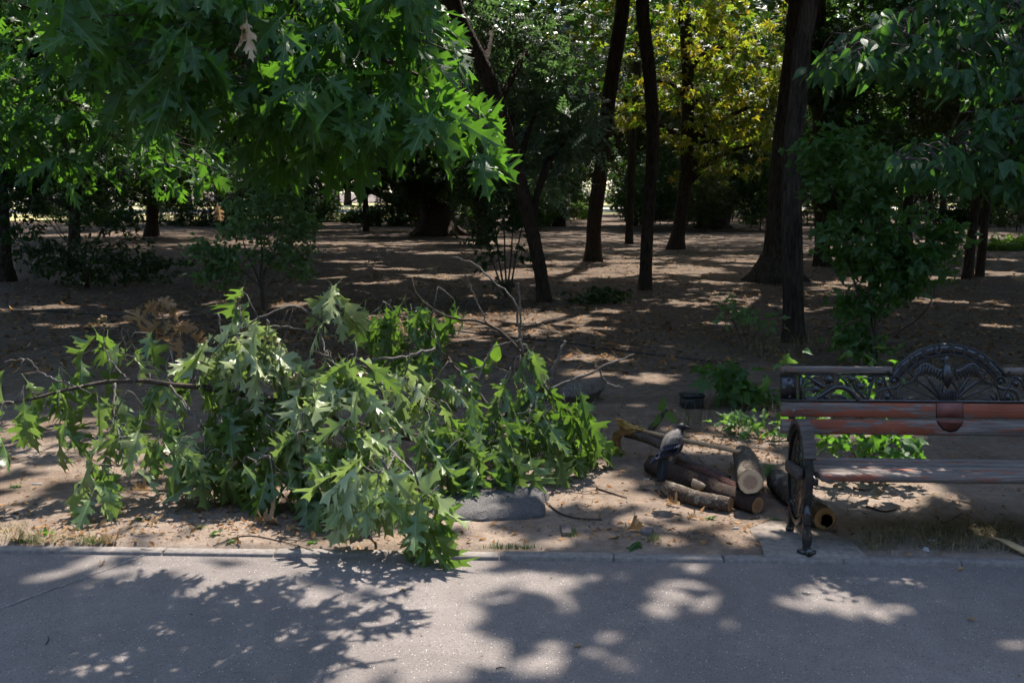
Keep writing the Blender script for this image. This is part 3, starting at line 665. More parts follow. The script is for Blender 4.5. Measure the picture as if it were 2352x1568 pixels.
T18 = trunk_tree('wood_tree', 'dark trunk half hidden by the leafy shrub behind the bench', [(2082, 572), (2084, 500), (2090, 400), (2104, 200)], 24, 20, 1.3)
T19 = trunk_tree('twin_tree', 'first of the two leaning twin trunks above the bench back', [(2222, 642), (2228, 580), (2240, 480), (2262, 330), (2290, 150)], 23, 19, 1.3)
T20 = trunk_tree('twin_tree', 'second of the twin trunks, the slightly thinner and more distant one', [(2250, 634), (2256, 580), (2266, 480), (2290, 330), (2330, 150)], 19, 15, 1.2)
T21 = trunk_tree('young_tree', 'thin brownish trunk between the twin trunks and the shrub', [(2132, 556), (2134, 500), (2138, 420), (2140, 250)], 12, 10, 1.2)
T22 = trunk_tree('wood_tree', 'dark trunk at the right edge beyond the twin trunks', [(2302, 522), (2306, 470), (2312, 380), (2322, 200)], 20, 17, 1.3)
T23 = trunk_tree('wood_tree', 'dim trunk deep in shade between the oak leaves and the leaning tree', [(1108, 560), (1108, 480), (1106, 380), (1102, 200)], 26, 24, 1.3)
T24 = trunk_tree('wood_tree', 'dim slanting trunk behind the top of the leaning tree', [(1262, 500), (1258, 420), (1252, 250), (1256, 100), (1262, 0)], 15, 13, 1.2)
T25 = trunk_tree('wood_tree', 'shadowy trunk behind the dark bush on the left', [(170, 560), (172, 500), (178, 400), (182, 200)], 24, 22, 1.3)
# trees out of the picture whose boughs and shade reach into it
def off_tree(name, label, x, y, r, top, mat='trunk_bark_grey'):
    b = np.array([x, y, gz((x, y))]); t = empty(name, tuple(b), label, 'tree')
    q = np.array([[x, y, -.1, r*1.5], [x, y, .15, r*1.2], [x, y, 1.2, r], [x+.1, y, 4, r*.9], [x+.05, y+.1, 8, r*.6], [x, y, top, r*.2]])
    q = smooth_path(q, 26); mb = MB(); mb.tube(q[:, :3], q[:, 3], 16, True, .05, 3); mb.build('trunk', M[mat], t, smooth=True)
    d = dict(obj=t, base=b, top=np.array([x, y, top]), q=q, D=y, r1=r*.8); TREES.append(d); return d
T_oak = off_tree('oak_tree', 'oak whose big lobed leaves hang across the upper left', -5.2, 6.8, .26, 12)
T_elm = off_tree('elm_tree', 'tree whose pointed oval leaves hang in at the upper right', 5.6, 7.6, .2, 11)

# ---- high canopy: leaf sprays shared out to the nearest tree, open where the sun comes through
def canopy(nn, x0, x1, y0, y1, z0, z1, size, T, thin=0.018, clump=1.3, cseed=0, matsel=None, extra=None, dapple=0.92):
    rg = np.random.default_rng(cseed)
    nc = int(nn/28); C = np.column_stack([rg.uniform(x0, x1, nc), rg.uniform(y0, y1, nc), rg.uniform(z0, z1, nc)])
    P = C[rg.integers(0, nc, nn)]+rg.normal(0, clump*.5, (nn, 3))*np.array([1, 1, .45])
    sx, sy = sproj(P)
    open_ = lit(sx, sy, size*.29)
    far = np.clip((sy-9)/8, 0, 1)
    dap = (vnoise(sx, sy, .55, 7)*.55+vnoise(sx, sy, .22, 8)*.45) > (1.15-(1.15-dapple)*far)
    keep = ~(open_ | dap) | (rg.random(nn) < thin)
    keep &= ~((sy > 58) & (sx < 60))                 # the far lawn lies open
    px, py, f = to_px(P)
    infr = (px > -60) & (px < 2412) & (py > -60) & (P[:, 1] > 0)
    keep &= ~(infr & (P[:, 1] < 20))                 # nothing low in front of the picture
    keep &= ~(infr & (px > 1150) & (px < 1310) & (py < 95) & (rg.random(nn) < .6))
    keep &= ~(infr & (px > 1425) & (px < 1475) & (py > 90) & (py < 180) & (rg.random(nn) < .6))
    P = P[keep]
    base = np.array([t['base'][:2] for t in TREES]); own = np.argmin(((P[:, None, :2]-base[None])**2).sum(-1), 1)
    for k, tr in enumerate(TREES):
        m = own == k
        if m.sum() < 5: continue
        p = P[m]; c = m.sum()
        d = rg.normal(0, 1, (c, 3)); d[:, 2] = d[:, 2]*.4-.25; n = rg.normal(0, .55, (c, 3))+np.array([0, 0, 1.0])
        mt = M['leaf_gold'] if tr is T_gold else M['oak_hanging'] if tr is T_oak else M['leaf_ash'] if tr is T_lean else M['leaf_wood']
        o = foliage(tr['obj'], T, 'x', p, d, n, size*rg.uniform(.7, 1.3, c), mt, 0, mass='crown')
        if len(p) > 40:
            pick = p[rg.integers(0, len(p), 5)]
            limbs(tr, [q for q in pick if np.linalg.norm(q[:2]-tr['base'][:2]) < 9 and (tr['D'] < 13 or to_px(np.array([q[0], q[1], q[2]*.55]))[1] < -60)])
canopy(50000, -13, 19, 5.4, 34, 6.6, 10.5, .34, blot_T, cseed=1)
canopy(48000, -5.5, 9, 5.4, 19, 7.6, 11.5, .34, blot_T, cseed=4)
canopy(18000, -15, 19, 14, 36, 9, 13, .74, blot_T, cseed=5)
canopy(35000, -24, 32, 24, 66, 5.5, 13, .46, sprig_T, cseed=2, clump=1.6, dapple=.9)
canopy(20000, -40, 44, 24, 80, 9, 14, .95, blot_T, cseed=3, clump=1.6, dapple=.9)

# ---- foliage low enough to be seen, as ellipsoidal sprays read from the picture
def blobs(tr, lst, D, n, size, T, mat, dd=None, seed=0, nobj=0, part='leaf', up=0.7, lim=True, mass='foliage', key='x', droop=.35, sub=14):
    rg = np.random.default_rng(seed+100); PP = []; ends = []
    A = np.array([b[2]*b[3] for b in lst], float); cnt = (n*A/A.sum()).astype(int)
    for (cx, cy, rx, ry, *dz), c in zip(lst, cnt):
        Y = D+(dz[0] if dz else 0); c0 = PD(cx, cy, Y); k = Y/FPX; rd = (dd if dd else min(rx, ry)*k*1.3)
        nsub = max(3, c//sub)
        u = rg.normal(0, 1, (nsub, 3)); u = u/np.linalg.norm(u, axis=1)[:, None]*rg.random((nsub, 1))**(1/2.4)
        C = c0+u*np.array([rx*k, rd, ry*k])
        PP.append(C[rg.integers(0, nsub, c)]+rg.normal(0, 1, (c, 3))*size*np.array([.75, .75, .45])); ends.append(c0)
    P = np.concatenate(PP); P = P[P[:, 2] > .04]; c = len(P)
    d = rg.normal(0, 1, (c, 3)); d[:, 2] = d[:, 2]*.5-droop; nn = rg.normal(0, .6, (c, 3))+np.array([0, -.25, up])
    foliage(tr['obj'], T, key, P, d, nn, size*rg.uniform(.7, 1.3, c), M[mat], nobj, part, mass)
    if lim: limbs(tr, ends)
blobs(T_gold, [(1700, 110, 150, 100), (1650, 230, 150, 80), (1600, 330, 120, 55), (1490, 190, 90, 75), (1750, 330, 75, 60), (1560, 60, 110, 70), (1640, 400, 110, 30), (1420, 260, 60, 60), (1780, 230, 60, 90)], T_gold['D'], 2400, .24, palm_T, 'leaf_gold', seed=1, up=.5, sub=7, dd=2.2)
blobs(T_lean, [(1215, 110, 80, 100), (1265, 215, 85, 60), (1290, 325, 75, 50), (1170, 190, 60, 60), (1250, 400, 60, 45), (1120, 60, 60, 60), (1330, 300, 45, 35), (1200, 300, 50, 60)], T_lean['D']+1.3, 950, .36, pin_T, 'leaf_ash', dd=.8, seed=2, nobj=220, part='pinnate_leaf', key='pin', up=.8)
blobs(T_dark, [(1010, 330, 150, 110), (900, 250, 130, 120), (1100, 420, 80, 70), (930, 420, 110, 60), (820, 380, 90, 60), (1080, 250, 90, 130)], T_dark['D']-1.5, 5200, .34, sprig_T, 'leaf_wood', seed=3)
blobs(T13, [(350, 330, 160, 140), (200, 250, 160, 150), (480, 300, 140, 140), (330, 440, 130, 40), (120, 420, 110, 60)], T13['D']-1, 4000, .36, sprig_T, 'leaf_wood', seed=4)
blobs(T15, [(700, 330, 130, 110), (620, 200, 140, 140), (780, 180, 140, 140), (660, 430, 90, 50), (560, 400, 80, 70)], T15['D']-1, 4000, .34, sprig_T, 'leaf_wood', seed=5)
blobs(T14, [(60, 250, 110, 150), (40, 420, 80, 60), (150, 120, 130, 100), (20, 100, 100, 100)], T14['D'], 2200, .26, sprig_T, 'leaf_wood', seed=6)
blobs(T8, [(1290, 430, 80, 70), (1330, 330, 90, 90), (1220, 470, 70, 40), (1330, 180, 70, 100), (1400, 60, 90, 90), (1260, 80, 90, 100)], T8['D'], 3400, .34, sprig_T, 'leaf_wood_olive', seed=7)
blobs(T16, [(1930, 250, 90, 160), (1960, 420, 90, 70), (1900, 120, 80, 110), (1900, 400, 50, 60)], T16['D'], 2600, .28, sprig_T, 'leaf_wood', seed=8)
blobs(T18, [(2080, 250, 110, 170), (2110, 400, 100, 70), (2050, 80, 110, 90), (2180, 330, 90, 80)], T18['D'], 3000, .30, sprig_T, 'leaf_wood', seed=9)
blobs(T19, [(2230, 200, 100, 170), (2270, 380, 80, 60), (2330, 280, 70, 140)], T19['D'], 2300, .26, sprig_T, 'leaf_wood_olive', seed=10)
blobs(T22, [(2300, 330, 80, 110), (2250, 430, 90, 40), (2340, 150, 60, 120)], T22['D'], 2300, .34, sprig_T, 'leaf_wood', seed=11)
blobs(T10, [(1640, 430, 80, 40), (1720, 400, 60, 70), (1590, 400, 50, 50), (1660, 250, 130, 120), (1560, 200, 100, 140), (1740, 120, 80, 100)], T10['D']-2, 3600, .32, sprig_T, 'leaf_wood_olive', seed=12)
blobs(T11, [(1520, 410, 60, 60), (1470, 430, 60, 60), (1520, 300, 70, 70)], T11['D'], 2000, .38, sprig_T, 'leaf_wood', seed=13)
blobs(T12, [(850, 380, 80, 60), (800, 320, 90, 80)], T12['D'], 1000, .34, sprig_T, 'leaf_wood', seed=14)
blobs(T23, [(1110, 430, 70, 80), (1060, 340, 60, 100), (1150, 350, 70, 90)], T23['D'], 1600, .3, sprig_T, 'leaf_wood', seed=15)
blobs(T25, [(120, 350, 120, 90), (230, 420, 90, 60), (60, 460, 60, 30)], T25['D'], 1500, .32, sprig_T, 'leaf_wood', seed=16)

# ---- the wood farther back: crowns built four ways and copied tree by tree
def crown_mesh(seed, mat, n=3000, rx=4.2, rz=5.2, z0=7.0, size=.5):
    rg = np.random.default_rng(seed); k = n//16
    u = rg.normal(0, 1, (k, 3)); u = u/np.linalg.norm(u, axis=1)[:, None]*rg.random((k, 1))**(1/2.6)
    C = u*np.array([rx, rx, rz])+np.array([0, 0, z0]); P = C[rg.integers(0, k, n)]+rg.normal(0, .42, (n, 3))
    P = P[P[:, 2] > .6]; n = len(P); d = rg.normal(0, 1, (n, 3)); d[:, 2] -= .4; nn = rg.normal(0, .6, (n, 3))+np.array([0, 0, .8])
    me = leaves_mesh('crown', sprig_T, P, d, nn, size*rg.uniform(.7, 1.3, n), rg.random(n), mat); TRIS[0] += len(me.polygons); return me
def trunk_mesh(seed):
    rg = np.random.default_rng(seed); q = np.array([[0, 0, -.2, .34], [0, 0, .2, .26], [.05, 0, 2, .2], [rg.uniform(-.3, .3), rg.uniform(-.3, .3), 5, .16], [0, 0, 10, .05]])
    mb = MB(); q = smooth_path(q, 14); mb.tube(q[:, :3], q[:, 3], 9, True, .05, seed)
    for k in range(6):
        a = rg.uniform(0, 6.28); z = rg.uniform(3, 7); e = np.array([math.cos(a)*2.6, math.sin(a)*2.6, z+1.8]); mb.tube(smooth_path([[0, 0, z], e*.5+np.array([0, 0, z*.5+.2]), e], 5), [.09, .06, .02], 5, True)
    V = np.concatenate(mb.v); return np_mesh('trunk', V, [np.concatenate(a) for a in mb.f.values()], M['trunk_bark'], True)
CR = [crown_mesh(s, M[m]) for s, m in ((1, 'leaf_wood'), (2, 'leaf_fresh'), (3, 'leaf_wood_olive'), (4, 'leaf_wood'))]; TK = [trunk_mesh(s) for s in (1, 2)]
rg = np.random.default_rng(77)
far = []
for row, (Y, stp, off) in enumerate(((58, 4.4, 0), (70, 4.8, 2.5), (82, 6.0, 0), (100, 7.5, 1), (135, 9, 4), (180, 12, 0))):
    half = Y*.56; x = -half+off
    while x < half:
        far.append((x+rg.uniform(-1.2, 1.2), Y+rg.uniform(-4, 4), row)); x += stp*rg.uniform(.85, 1.25)
FARLAB = ['tree of the far wood rising behind the sunlit lawn']
for (x, y, row) in far:
    px, py, f = to_px(np.array([x, y, 0.0]))
    if row < 3 and (20 < px < 540 or 730 < px < 940 or 1320 < px < 1400 or 1700 < px < 1750): continue      # openings on to the bright lawn
    t = empty('far_tree', (x, y, 0), FARLAB[0], 'tree', 'trees of the far wood'); t.rotation_euler.z = rg.uniform(0, 6.28); s = rg.uniform(.85, 1.25)*(1.05 if row < 3 else 1.9); t.scale = (s, s, s)
    c = bpy.data.objects.new('crown', CR[int(rg.integers(0, 4)) if row < 5 else 1]); COL.objects.link(c); c.parent = t; c['kind'] = 'stuff'
    k = bpy.data.objects.new('trunk', TK[int(rg.integers(0, 2))]); COL.objects.link(k); k.parent = t

# undergrowth along the edge of the lawn
n_b = 0
for (Y, stp) in ((46, 2.6), (54, 3.0), (63, 3.4)):
    x = -Y*.55
    while x < Y*.55:
        x += stp*rg.uniform(.8, 1.2); px = 1176+FPX*x/Y
        if 25 < px < 130 or 200 < px < 330 or 400 < px < 520 or 735 < px < 935 or 1325 < px < 1400 or 1700 < px < 1748 or 1985 < px < 2030 or 2150 < px < 2210: continue
        t = empty('undergrowth_bush', (x, Y+rg.uniform(-2, 2), -.3), 'dark bush of the undergrowth closing the view between the far trunks', 'bush', 'undergrowth bushes along the lawn edge'); t.rotation_euler.z = rg.uniform(0, 6.28); sc_ = rg.uniform(.24, .4); t.scale = (sc_*1.2, sc_*1.2, sc_)
        c = bpy.data.objects.new('foliage', CR[(0, 3, 0, 2)[n_b % 4]]); COL.objects.link(c); c.parent = t; c['kind'] = 'stuff'; n_b += 1
        k = bpy.data.objects.new('stem', TK[n_b % 2]); COL.objects.link(k); k.parent = t; k.scale = (.4, .4, .6)
# unseen trees added across the path to block low sky behind the viewer
for k, (x, y) in enumerate([(-20, -14), (-14.5, -15), (-9, -14), (-4, -14.6), (1.5, -14), (6.5, -14.8), (12, -14), (17.5, -15), (23, -14), (-17, -20), (-10, -21), (-3, -20), (4, -21), (11, -20), (18, -21)]):
    t = empty('park_tree', (x, y, 0), 'unseen tree added behind the viewer to block low sky', 'tree', 'trees added behind the viewer'); t.rotation_euler.z = k*1.3; s = 1.0+.1*(k % 3); t.scale = (s, s, s)
    for nm, me in (('crown', CR[(0, 3, 2)[k % 3]]), ('trunk', TK[k % 2])):
        c = bpy.data.objects.new(nm, me); COL.objects.link(c); c.parent = t
        if nm == 'crown': c['kind'] = 'stuff'
for k in range(14):  # unseen bushes added to close the low sky under those crowns
    t = empty('undergrowth_bush', (-26+4*k, -18+(k % 2)*2, -.3), 'unseen bush added behind the viewer to block low sky', 'bush', 'bushes added behind the viewer'); t.rotation_euler.z = k*1.7; t.scale = (.62, .62, .42)
    for nm, me in (('foliage', CR[(0, 3, 2)[k % 3]]), ('stem', TK[k % 2])):
        c = bpy.data.objects.new(nm, me); COL.objects.link(c); c.parent = t
        if nm == 'foliage': c['kind'] = 'stuff'
for k in range(24):      # unseen trees and bushes added at both sides to block low sky
    sd = -1 if k < 12 else 1; j = k % 12; y = -6+6.2*j; x = sd*(max(20, 17+y*.55)+(j % 2)*3.5)
    t = empty('park_tree', (x, y, 0), 'unseen tree added beside the view to block low sky', 'tree', 'trees added at both sides of the view'); t.rotation_euler.z = k*2.1; s = 1.0+.12*(k % 3); t.scale = (s, s, s)
    for nm, me in (('crown', CR[(0, 3, 2)[k % 3]]), ('trunk', TK[k % 2])):
        c = bpy.data.objects.new(nm, me); COL.objects.link(c); c.parent = t
        if nm == 'crown': c['kind'] = 'stuff'
    t = empty('undergrowth_bush', (x+sd*1.5, y+3, -.3), 'unseen bush added beside the view to block low sky', 'bush', 'bushes added at both sides of the view'); t.rotation_euler.z = k*1.1; t.scale = (.6, .6, .42)
    for nm, me in (('foliage', CR[(0, 3, 0)[k % 3]]), ('stem', TK[k % 2])):
        c = bpy.data.objects.new(nm, me); COL.objects.link(c); c.parent = t
        if nm == 'foliage': c['kind'] = 'stuff'
# fallen trunk deep in the wood
D0 = T_dark['D']+4
t = empty('fallen_tree', tuple(PD(900, 480, D0)*np.array([1, 1, 0])), 'dark fallen trunk slanting to the ground beside the broad dark trunk', 'tree')
mb = MB(); mb.tube(smooth_path([PD(785, 428, D0), PD(850, 436, D0), PD(905, 462, D0), PD(975, 505, D0)], 14), [.11, .16, .2, .26], 10, True, .08); mb.build('stem', M['trunk_bark'], t, smooth=True)
mb = MB(); mb.tube(smooth_path([PD(860, 440, D0), PD(820, 455, D0), PD(795, 470, D0)], 7), [.08, .03], 7, True, .05); mb.build('limb', M['trunk_bark'], t, smooth=True)
# ------------------------------------------------------------------ leaf tufts on twig ends
def tufts(nodes, per, size, droop, spread, seed, face=(0, -.7, .7), jit=.03, sag=0.0):
    """nodes (k,3): leaves fan out from each node; returns pos, dir, normal, size"""
    rg = np.random.default_rng(seed); P = []; D_ = []; N_ = []; S = []
    for nd in nodes:
        c = max(3, int(rg.normal(per, per*.2))); az0 = rg.uniform(0, 6.28)
        out = rg.normal(0, 1, 3); out[2] *= .2
        for i in range(c):
            a = az0+i*2.4+rg.uniform(-.4, .4); el = rg.uniform(-.3, .5)
            d = np.array([math.cos(a)*spread, math.sin(a)*spread*.8, -droop+el*.5])+out*.15
            n = np.asarray(face, float)+rg.normal(0, .5, 3)+np.array([math.cos(a), math.sin(a), 0])*.35*droop
            P.append(nd+rg.normal(0, jit, 3)+norm(d)*size*.16); D_.append(d); N_.append(n); S.append(size*rg.uniform(.72, 1.15))
    return np.array(P), np.array(D_), np.array(N_), np.array(S)
def twigs_to(nodes, anchors, r0, r1, sag=.03, seed=0, sides=5):
    """a curved twig from every node to the nearest anchor point; returns list of (V,F)"""
    rg = np.random.default_rng(seed); out = []
    A = np.asarray(anchors)
    for nd in nodes:
        dd = np.linalg.norm(A-nd, axis=1)+np.maximum(0, nd[2]-A[:, 2])*.3; a = A[int(np.argmin(dd))]
        if np.linalg.norm(a-nd) < .03: continue
        m = (a+nd)/2+np.array([rg.normal(0, .03), rg.normal(0, .03), abs(rg.normal(0, sag))+.02])
        q = smooth_path([a, m, nd], 7); q[1:-1] += rg.normal(0, .006, (5, 3)); out.append(tube_geo(q, [r0, (r0+r1)/2, r1], sides))
    return out
def inpoly(x, y, poly):
    c = False; j = len(poly)-1
    for i in range(len(poly)):
        (xi, yi), (xj, yj) = poly[i], poly[j]
        if (yi > y) != (yj > y) and x < (xj-xi)*(y-yi)/(yj-yi)+xi: c = not c
        j = i
    return c

# ------------------------------------------------------------------ the oak that hangs in from the upper left
def hang(tr, poly, n, D0, D1, per, size, T, key, mat, seed, stems, nobj, droop=.75, spread=.75, face=(0, -.75, .65), part='leaf', slope=0.0, mind=26):
    rg = np.random.default_rng(seed); nodes = []; pts = []
    xs = [p[0] for p in poly]; ys = [p[1] for p in poly]; tries = 0
    while len(nodes) < n and tries < n*60:
        tries += 1
        x, y = rg.uniform(min(xs), max(xs)), rg.uniform(min(ys), max(ys))
        if not inpoly(x, y, poly) or any((x-a)**2+((y-b)*1.2)**2 < mind**2 for a, b in pts): continue
        pts.append((x, y)); nodes.append(PD(x, y, rg.uniform(D0, D1)))
    nodes = np.array(nodes); mb = MB(); anc = []
    for pth, r0, r1 in stems:
        q = smooth_path([PD(*p) if len(p) == 3 else np.array(p[:3]) for p in pth], 22); mb = MB(); mb.tube(q, [r0, r1], 7, True, .06, seed); anc += list(q)
        mb.build('bough', M['bough_bark'], tr['obj'], smooth=True)
    mb = MB()
    for V, F in twigs_to(nodes, anc, .006, .0025, .05, seed): mb.add(V, F)
    o = mb.build('twigs', M['bough_bark'], tr['obj'], smooth=True); o['kind'] = 'stuff'
    P, d, nn, S = tufts(nodes, per, size, droop, spread, seed+1, face)
    foliage(tr['obj'], T, key, P, d, nn, S, M[mat], nobj, part)
    return nodes
ok = T_oak
# connect from the trunk: top point given as world coordinates (4-tuple)
tr0 = (-5.2, 6.8, 5.2, 0); tr1 = (-5.2, 6.8, 4.2, 0); tr2 = (-5.2, 6.8, 6.4, 0)
st_main = [([tr0, (-150, -160, 6.6), (250, -60, 6.0), (560, 40, 5.4), (800, 110, 5.1), (1000, 190, 5.0), (1120, 290, 4.9)], .05, .006),
           ([(560, 40, 5.4), (610, 130, 5.2), (650, 220, 5.0), (700, 300, 4.9)], .014, .004), ([(250, -60, 6.0), (330, 80, 5.8), (420, 160, 5.6), (500, 210, 5.5)], .014, .004),
           ([(800, 110, 5.1), (860, 60, 5.1), (960, 90, 5.0), (1040, 120, 5.0)], .01, .003), ([(860, 230, 5.1), (940, 260, 5.0), (1030, 320, 4.9)], .008, .003), ([(800, 110, 5.1), (840, 200, 5.1), (880, 280, 5.1)], .01, .004)]
hang(ok, [(150, -60), (1000, -60), (1000, 60), (1050, 120), (990, 150), (1030, 200), (1110, 260), (1140, 310), (1110, 340), (1000, 330), (960, 260), (880, 240), (870, 330), (800, 350), (700, 345), (590, 350), (560, 260), (520, 230), (430, 200), (330, 205), (200, 160), (150, 60)],
     98, 4.6, 5.45, 8.0, .225, oak_T, 'oakh', 'oak_hanging', 21, st_main, 300, droop=.62, spread=.85, face=(.1, -.72, .75), mind=40)
st_low = [([tr1, (-80, 120, 8.6), (80, 200, 8.2), (200, 250, 8.0), (330, 300, 7.8), (450, 370, 7.6), (500, 390, 7.5)], .04, .005),
          ([(80, 200, 8.2), (90, 290, 8.1), (120, 360, 8.0), (170, 400, 8.0)], .012, .004), ([tr2, (-100, -80, 8.4), (100, -20, 8.2), (220, 30, 8.0), (300, 60, 8.0)], .04, .006), ([(220, 30, 8.0), (100, 90, 8.1), (20, 110, 8.1)], .01, .004)]
hang(ok, [(-40, -40), (330, -40), (330, 150), (200, 170), (300, 230), (420, 290), (500, 350), (480, 420), (420, 430), (330, 400), (260, 330), (200, 330), (220, 400), (120, 400), (-40, 330)],
     84, 7.4, 8.6, 8, .21, oak_T, 'oakh2', 'oak_hanging', 22, st_low, 0, droop=.5, spread=.9, face=(.1, -.6, .8), mind=30)
# one dead leaf caught in the oak
t = empty('dead_leaf', tuple(PD(565, 45, 4.45)), 'curled brown dead leaf hanging among green oak leaves at the top', 'leaf')
P = np.array([PD(566, 42, 4.45), PD(560, 50, 4.45)]); foliage(t, oakdead_T, 'oakd', P, np.array([[.05, 0, -1.], [-.08, .02, -1.]]), np.array([[.4, -1, .1], [-.5, -1, 0]]), np.array([.2, .15]), M['oak_dead'], 2)
for c in t.children: c.scale.x *= .5
for (x, y, D, sc) in ((500, 470, 7.6, .13),):
    t = empty('dead_leaf', tuple(PD(x, y, D)), 'brown dead leaf hanging above the small-leaved shrub', 'leaf')
    foliage(t, oakdead_T, 'oakd', np.array([PD(x, y, D)]), np.array([[.1, 0, -1.]]), np.array([[.2, -1, 0]]), np.array([sc]), M['oak_dead'], 1)

# ------------------------------------------------------------------ the tree that hangs in from the upper right
el = T_elm; e0 = (5.6, 7.6, 3.6, 0); e1 = (5.6, 7.6, 4.6, 0)
hang(el, [(1850, 150), (1990, 60), (2150, -30), (2400, -40), (2400, 190), (2250, 220), (2150, 190), (2060, 150), (1960, 175), (1900, 190)], 135, 5.6, 6.8, 8, .105, ovate_T, 'elm', 'leaf_right', 31,
     [([e1, (2500, -60, 6.6), (2300, 10, 6.3), (2120, 60, 6.1), (1980, 110, 6.0), (1870, 160, 5.9)], .03, .004), ([(2300, 10, 6.3), (2260, 80, 6.2), (2190, 110, 6.1)], .008, .003)], 190, droop=.6, spread=.8, face=(0, -.5, .9), mind=20)
hang(el, [(2040, 370), (2140, 320), (2250, 270), (2400, 200), (2400, 430), (2330, 450), (2260, 410), (2180, 410), (2100, 405)], 115, 5.4, 6.4, 8, .105, ovate_T, 'elm', 'leaf_right', 32,
     [([e0, (2500, 180, 6.4), (2330, 260, 6.1), (2200, 320, 5.9), (2060, 370, 5.7)], .025, .004), ([(2330, 260, 6.1), (2320, 330, 6.0), (2290, 400, 5.9)], .008, .003)], 110, droop=.6, spread=.8, face=(0, -.5, .9), mind=20)

# ------------------------------------------------------------------ shrubs and saplings
def shrub(name, label, base, stems, lst, D, n, size, T, mat, seed, nobj, key, cat='shrub', r=.012, droop=.3, dd=None, smat='bough_bark', sub=9):
    b = GG(*base); t = empty(name, tuple(b), label, cat)
    for k, pth in enumerate(stems):
        P = [b+np.array([random.uniform(-.05, .05), random.uniform(-.05, .05), -.04])]+[PD(x, y, D+random.uniform(-.15, .15)) for x, y in pth]
        mb = MB(); mb.tube(smooth_path(P, 12), [r, r*.35], 6, True, .08, k); mb.build('stem', M[smat], t, smooth=True)
    tr = dict(obj=t); blobs(tr, lst, D, n, size, T, mat, dd=dd, seed=seed, nobj=nobj, lim=False, key=key, droop=droop, sub=sub)
    return t
Db = G(2008, 838)[1]
shrub('leafy_shrub', 'tall leafy green shrub with lobed leaves standing behind the bench', (2008, 838),
      [[(2008, 760), (2005, 660), (1990, 520), (1960, 400)], [(2006, 760), (1996, 640), (2030, 480), (2050, 330)], [(2012, 760), (2010, 660), (2080, 540), (2120, 460)], [(2015, 790), (2100, 740), (2140, 690), (2150, 640)], [(2003, 770), (1960, 640), (1930, 480), (1900, 420)]],
      [(1950, 380, 100, 90), (2010, 500, 110, 70), (1940, 560, 80, 60), (2030, 640, 110, 60), (2080, 560, 90, 50), (1980, 700, 60, 50), (2090, 620, 80, 50), (1990, 770, 40, 45), (2150, 570, 60, 40), (2060, 400, 80, 60), (1890, 330, 60, 50), (2180, 520, 50, 40), (2000, 805, 50, 22), (1945, 760, 30, 30)], Db, 3500, .095, lobed_T, 'leaf_shrub', 41, 300, 'lob', r=.016)
Dn = 5.9
shrub('bench_shrub', 'low bright green lobed leaves seen below the back slats of the bench', (1990, 1090), [[(1985, 1030), (1980, 970)], [(2010, 1040), (2050, 1000)], [(1960, 1040), (1930, 960)], [(1985, 1000), (1960, 830), (1970, 800)]],
      [(1940, 1010, 70, 28), (2010, 1015, 60, 26), (1980, 1000, 60, 30), (1880, 905, 30, 25), (1990, 880, 70, 20), (2060, 1015, 40, 22), (1820, 960, 20, 60, .3)], Dn, 160, .1, lobed_T, 'leaf_shrub', 42, 230, 'lob', r=.006)
shrub('sapling', 'two pale lobed leaf sprigs poking above the bench rail', (1965, 960), [[(1975, 880), (1985, 800)], [(1965, 880), (1960, 815)]], [(1988, 803, 12, 10), (1962, 826, 14, 10)], 7.0, 9, .11, lobed_T, 'leaf_weed', 43, 9, 'lobw', r=.004, cat='plant')
shrub('sapling', 'small sprig with pale leaves at the outer end of the bench rail', (1800, 960), [[(1800, 900), (1808, 835)]], [(1808, 832, 14, 8), (1780, 835, 10, 8)], 6.4, 8, .09, lobed_T, 'leaf_weed', 44, 8, 'lobw', r=.004, cat='plant')
shrub('small_leaved_shrub', 'loose shrub with small pale leaves in the middle distance, left', (600, 712), [[(598, 640), (610, 540), (650, 450)], [(604, 640), (640, 560), (690, 470)], [(596, 650), (560, 560), (540, 440)], [(602, 650), (620, 600), (700, 540)], [(598, 660), (520, 600), (440, 580)], [(603, 650), (600, 560), (590, 430)]],
      [(650, 560, 80, 45), (680, 600, 60, 40), (520, 590, 80, 30), (560, 500, 70, 50), (640, 470, 70, 50), (470, 570, 60, 25), (700, 520, 50, 40), (500, 630, 60, 30), (620, 420, 70, 40), (580, 340, 40, 30)], G(600, 712)[1], 2600, .095, ovate_T, 'leaf_weed', 45, 300, 'shl', r=.015)
shrub('dark_bush', 'dark twiggy bush in shade by the left trunk', (200, 655), [[(190, 600), (130, 530), (90, 480)], [(205, 610), (230, 540), (250, 470)], [(195, 610), (160, 560), (120, 500)], [(210, 610), (280, 560), (330, 520)]],
      [(200, 600, 120, 60), (290, 590, 100, 50), (110, 580, 90, 60), (370, 610, 70, 40), (240, 500, 100, 50), (50, 540, 70, 50), (150, 630, 80, 25), (280, 635, 80, 20)], G(200, 655)[1], 3000, .09, ovate_T, 'leaf_wood', 46, 0, 'dk', r=.016)
shrub('sapling_clump', 'clump of thin upright stems with few leaves beside the leaning tree', (1165, 688), [[(1150, 620), (1140, 540), (1130, 460)], [(1160, 600), (1158, 520), (1150, 440)], [(1172, 610), (1178, 520), (1185, 430)], [(1180, 620), (1195, 540), (1210, 480)], [(1145, 640), (1125, 580), (1100, 530)]],
      [(1140, 520, 80, 40), (1190, 500, 60, 40), (1150, 450, 80, 40), (1140, 660, 30, 25), (1090, 560, 40, 25), (1200, 580, 30, 20), (1150, 600, 50, 25)], G(1165, 688)[1], 330, .13, lobed_T, 'leaf_wood', 47, 0, 'dk2', r=.02)
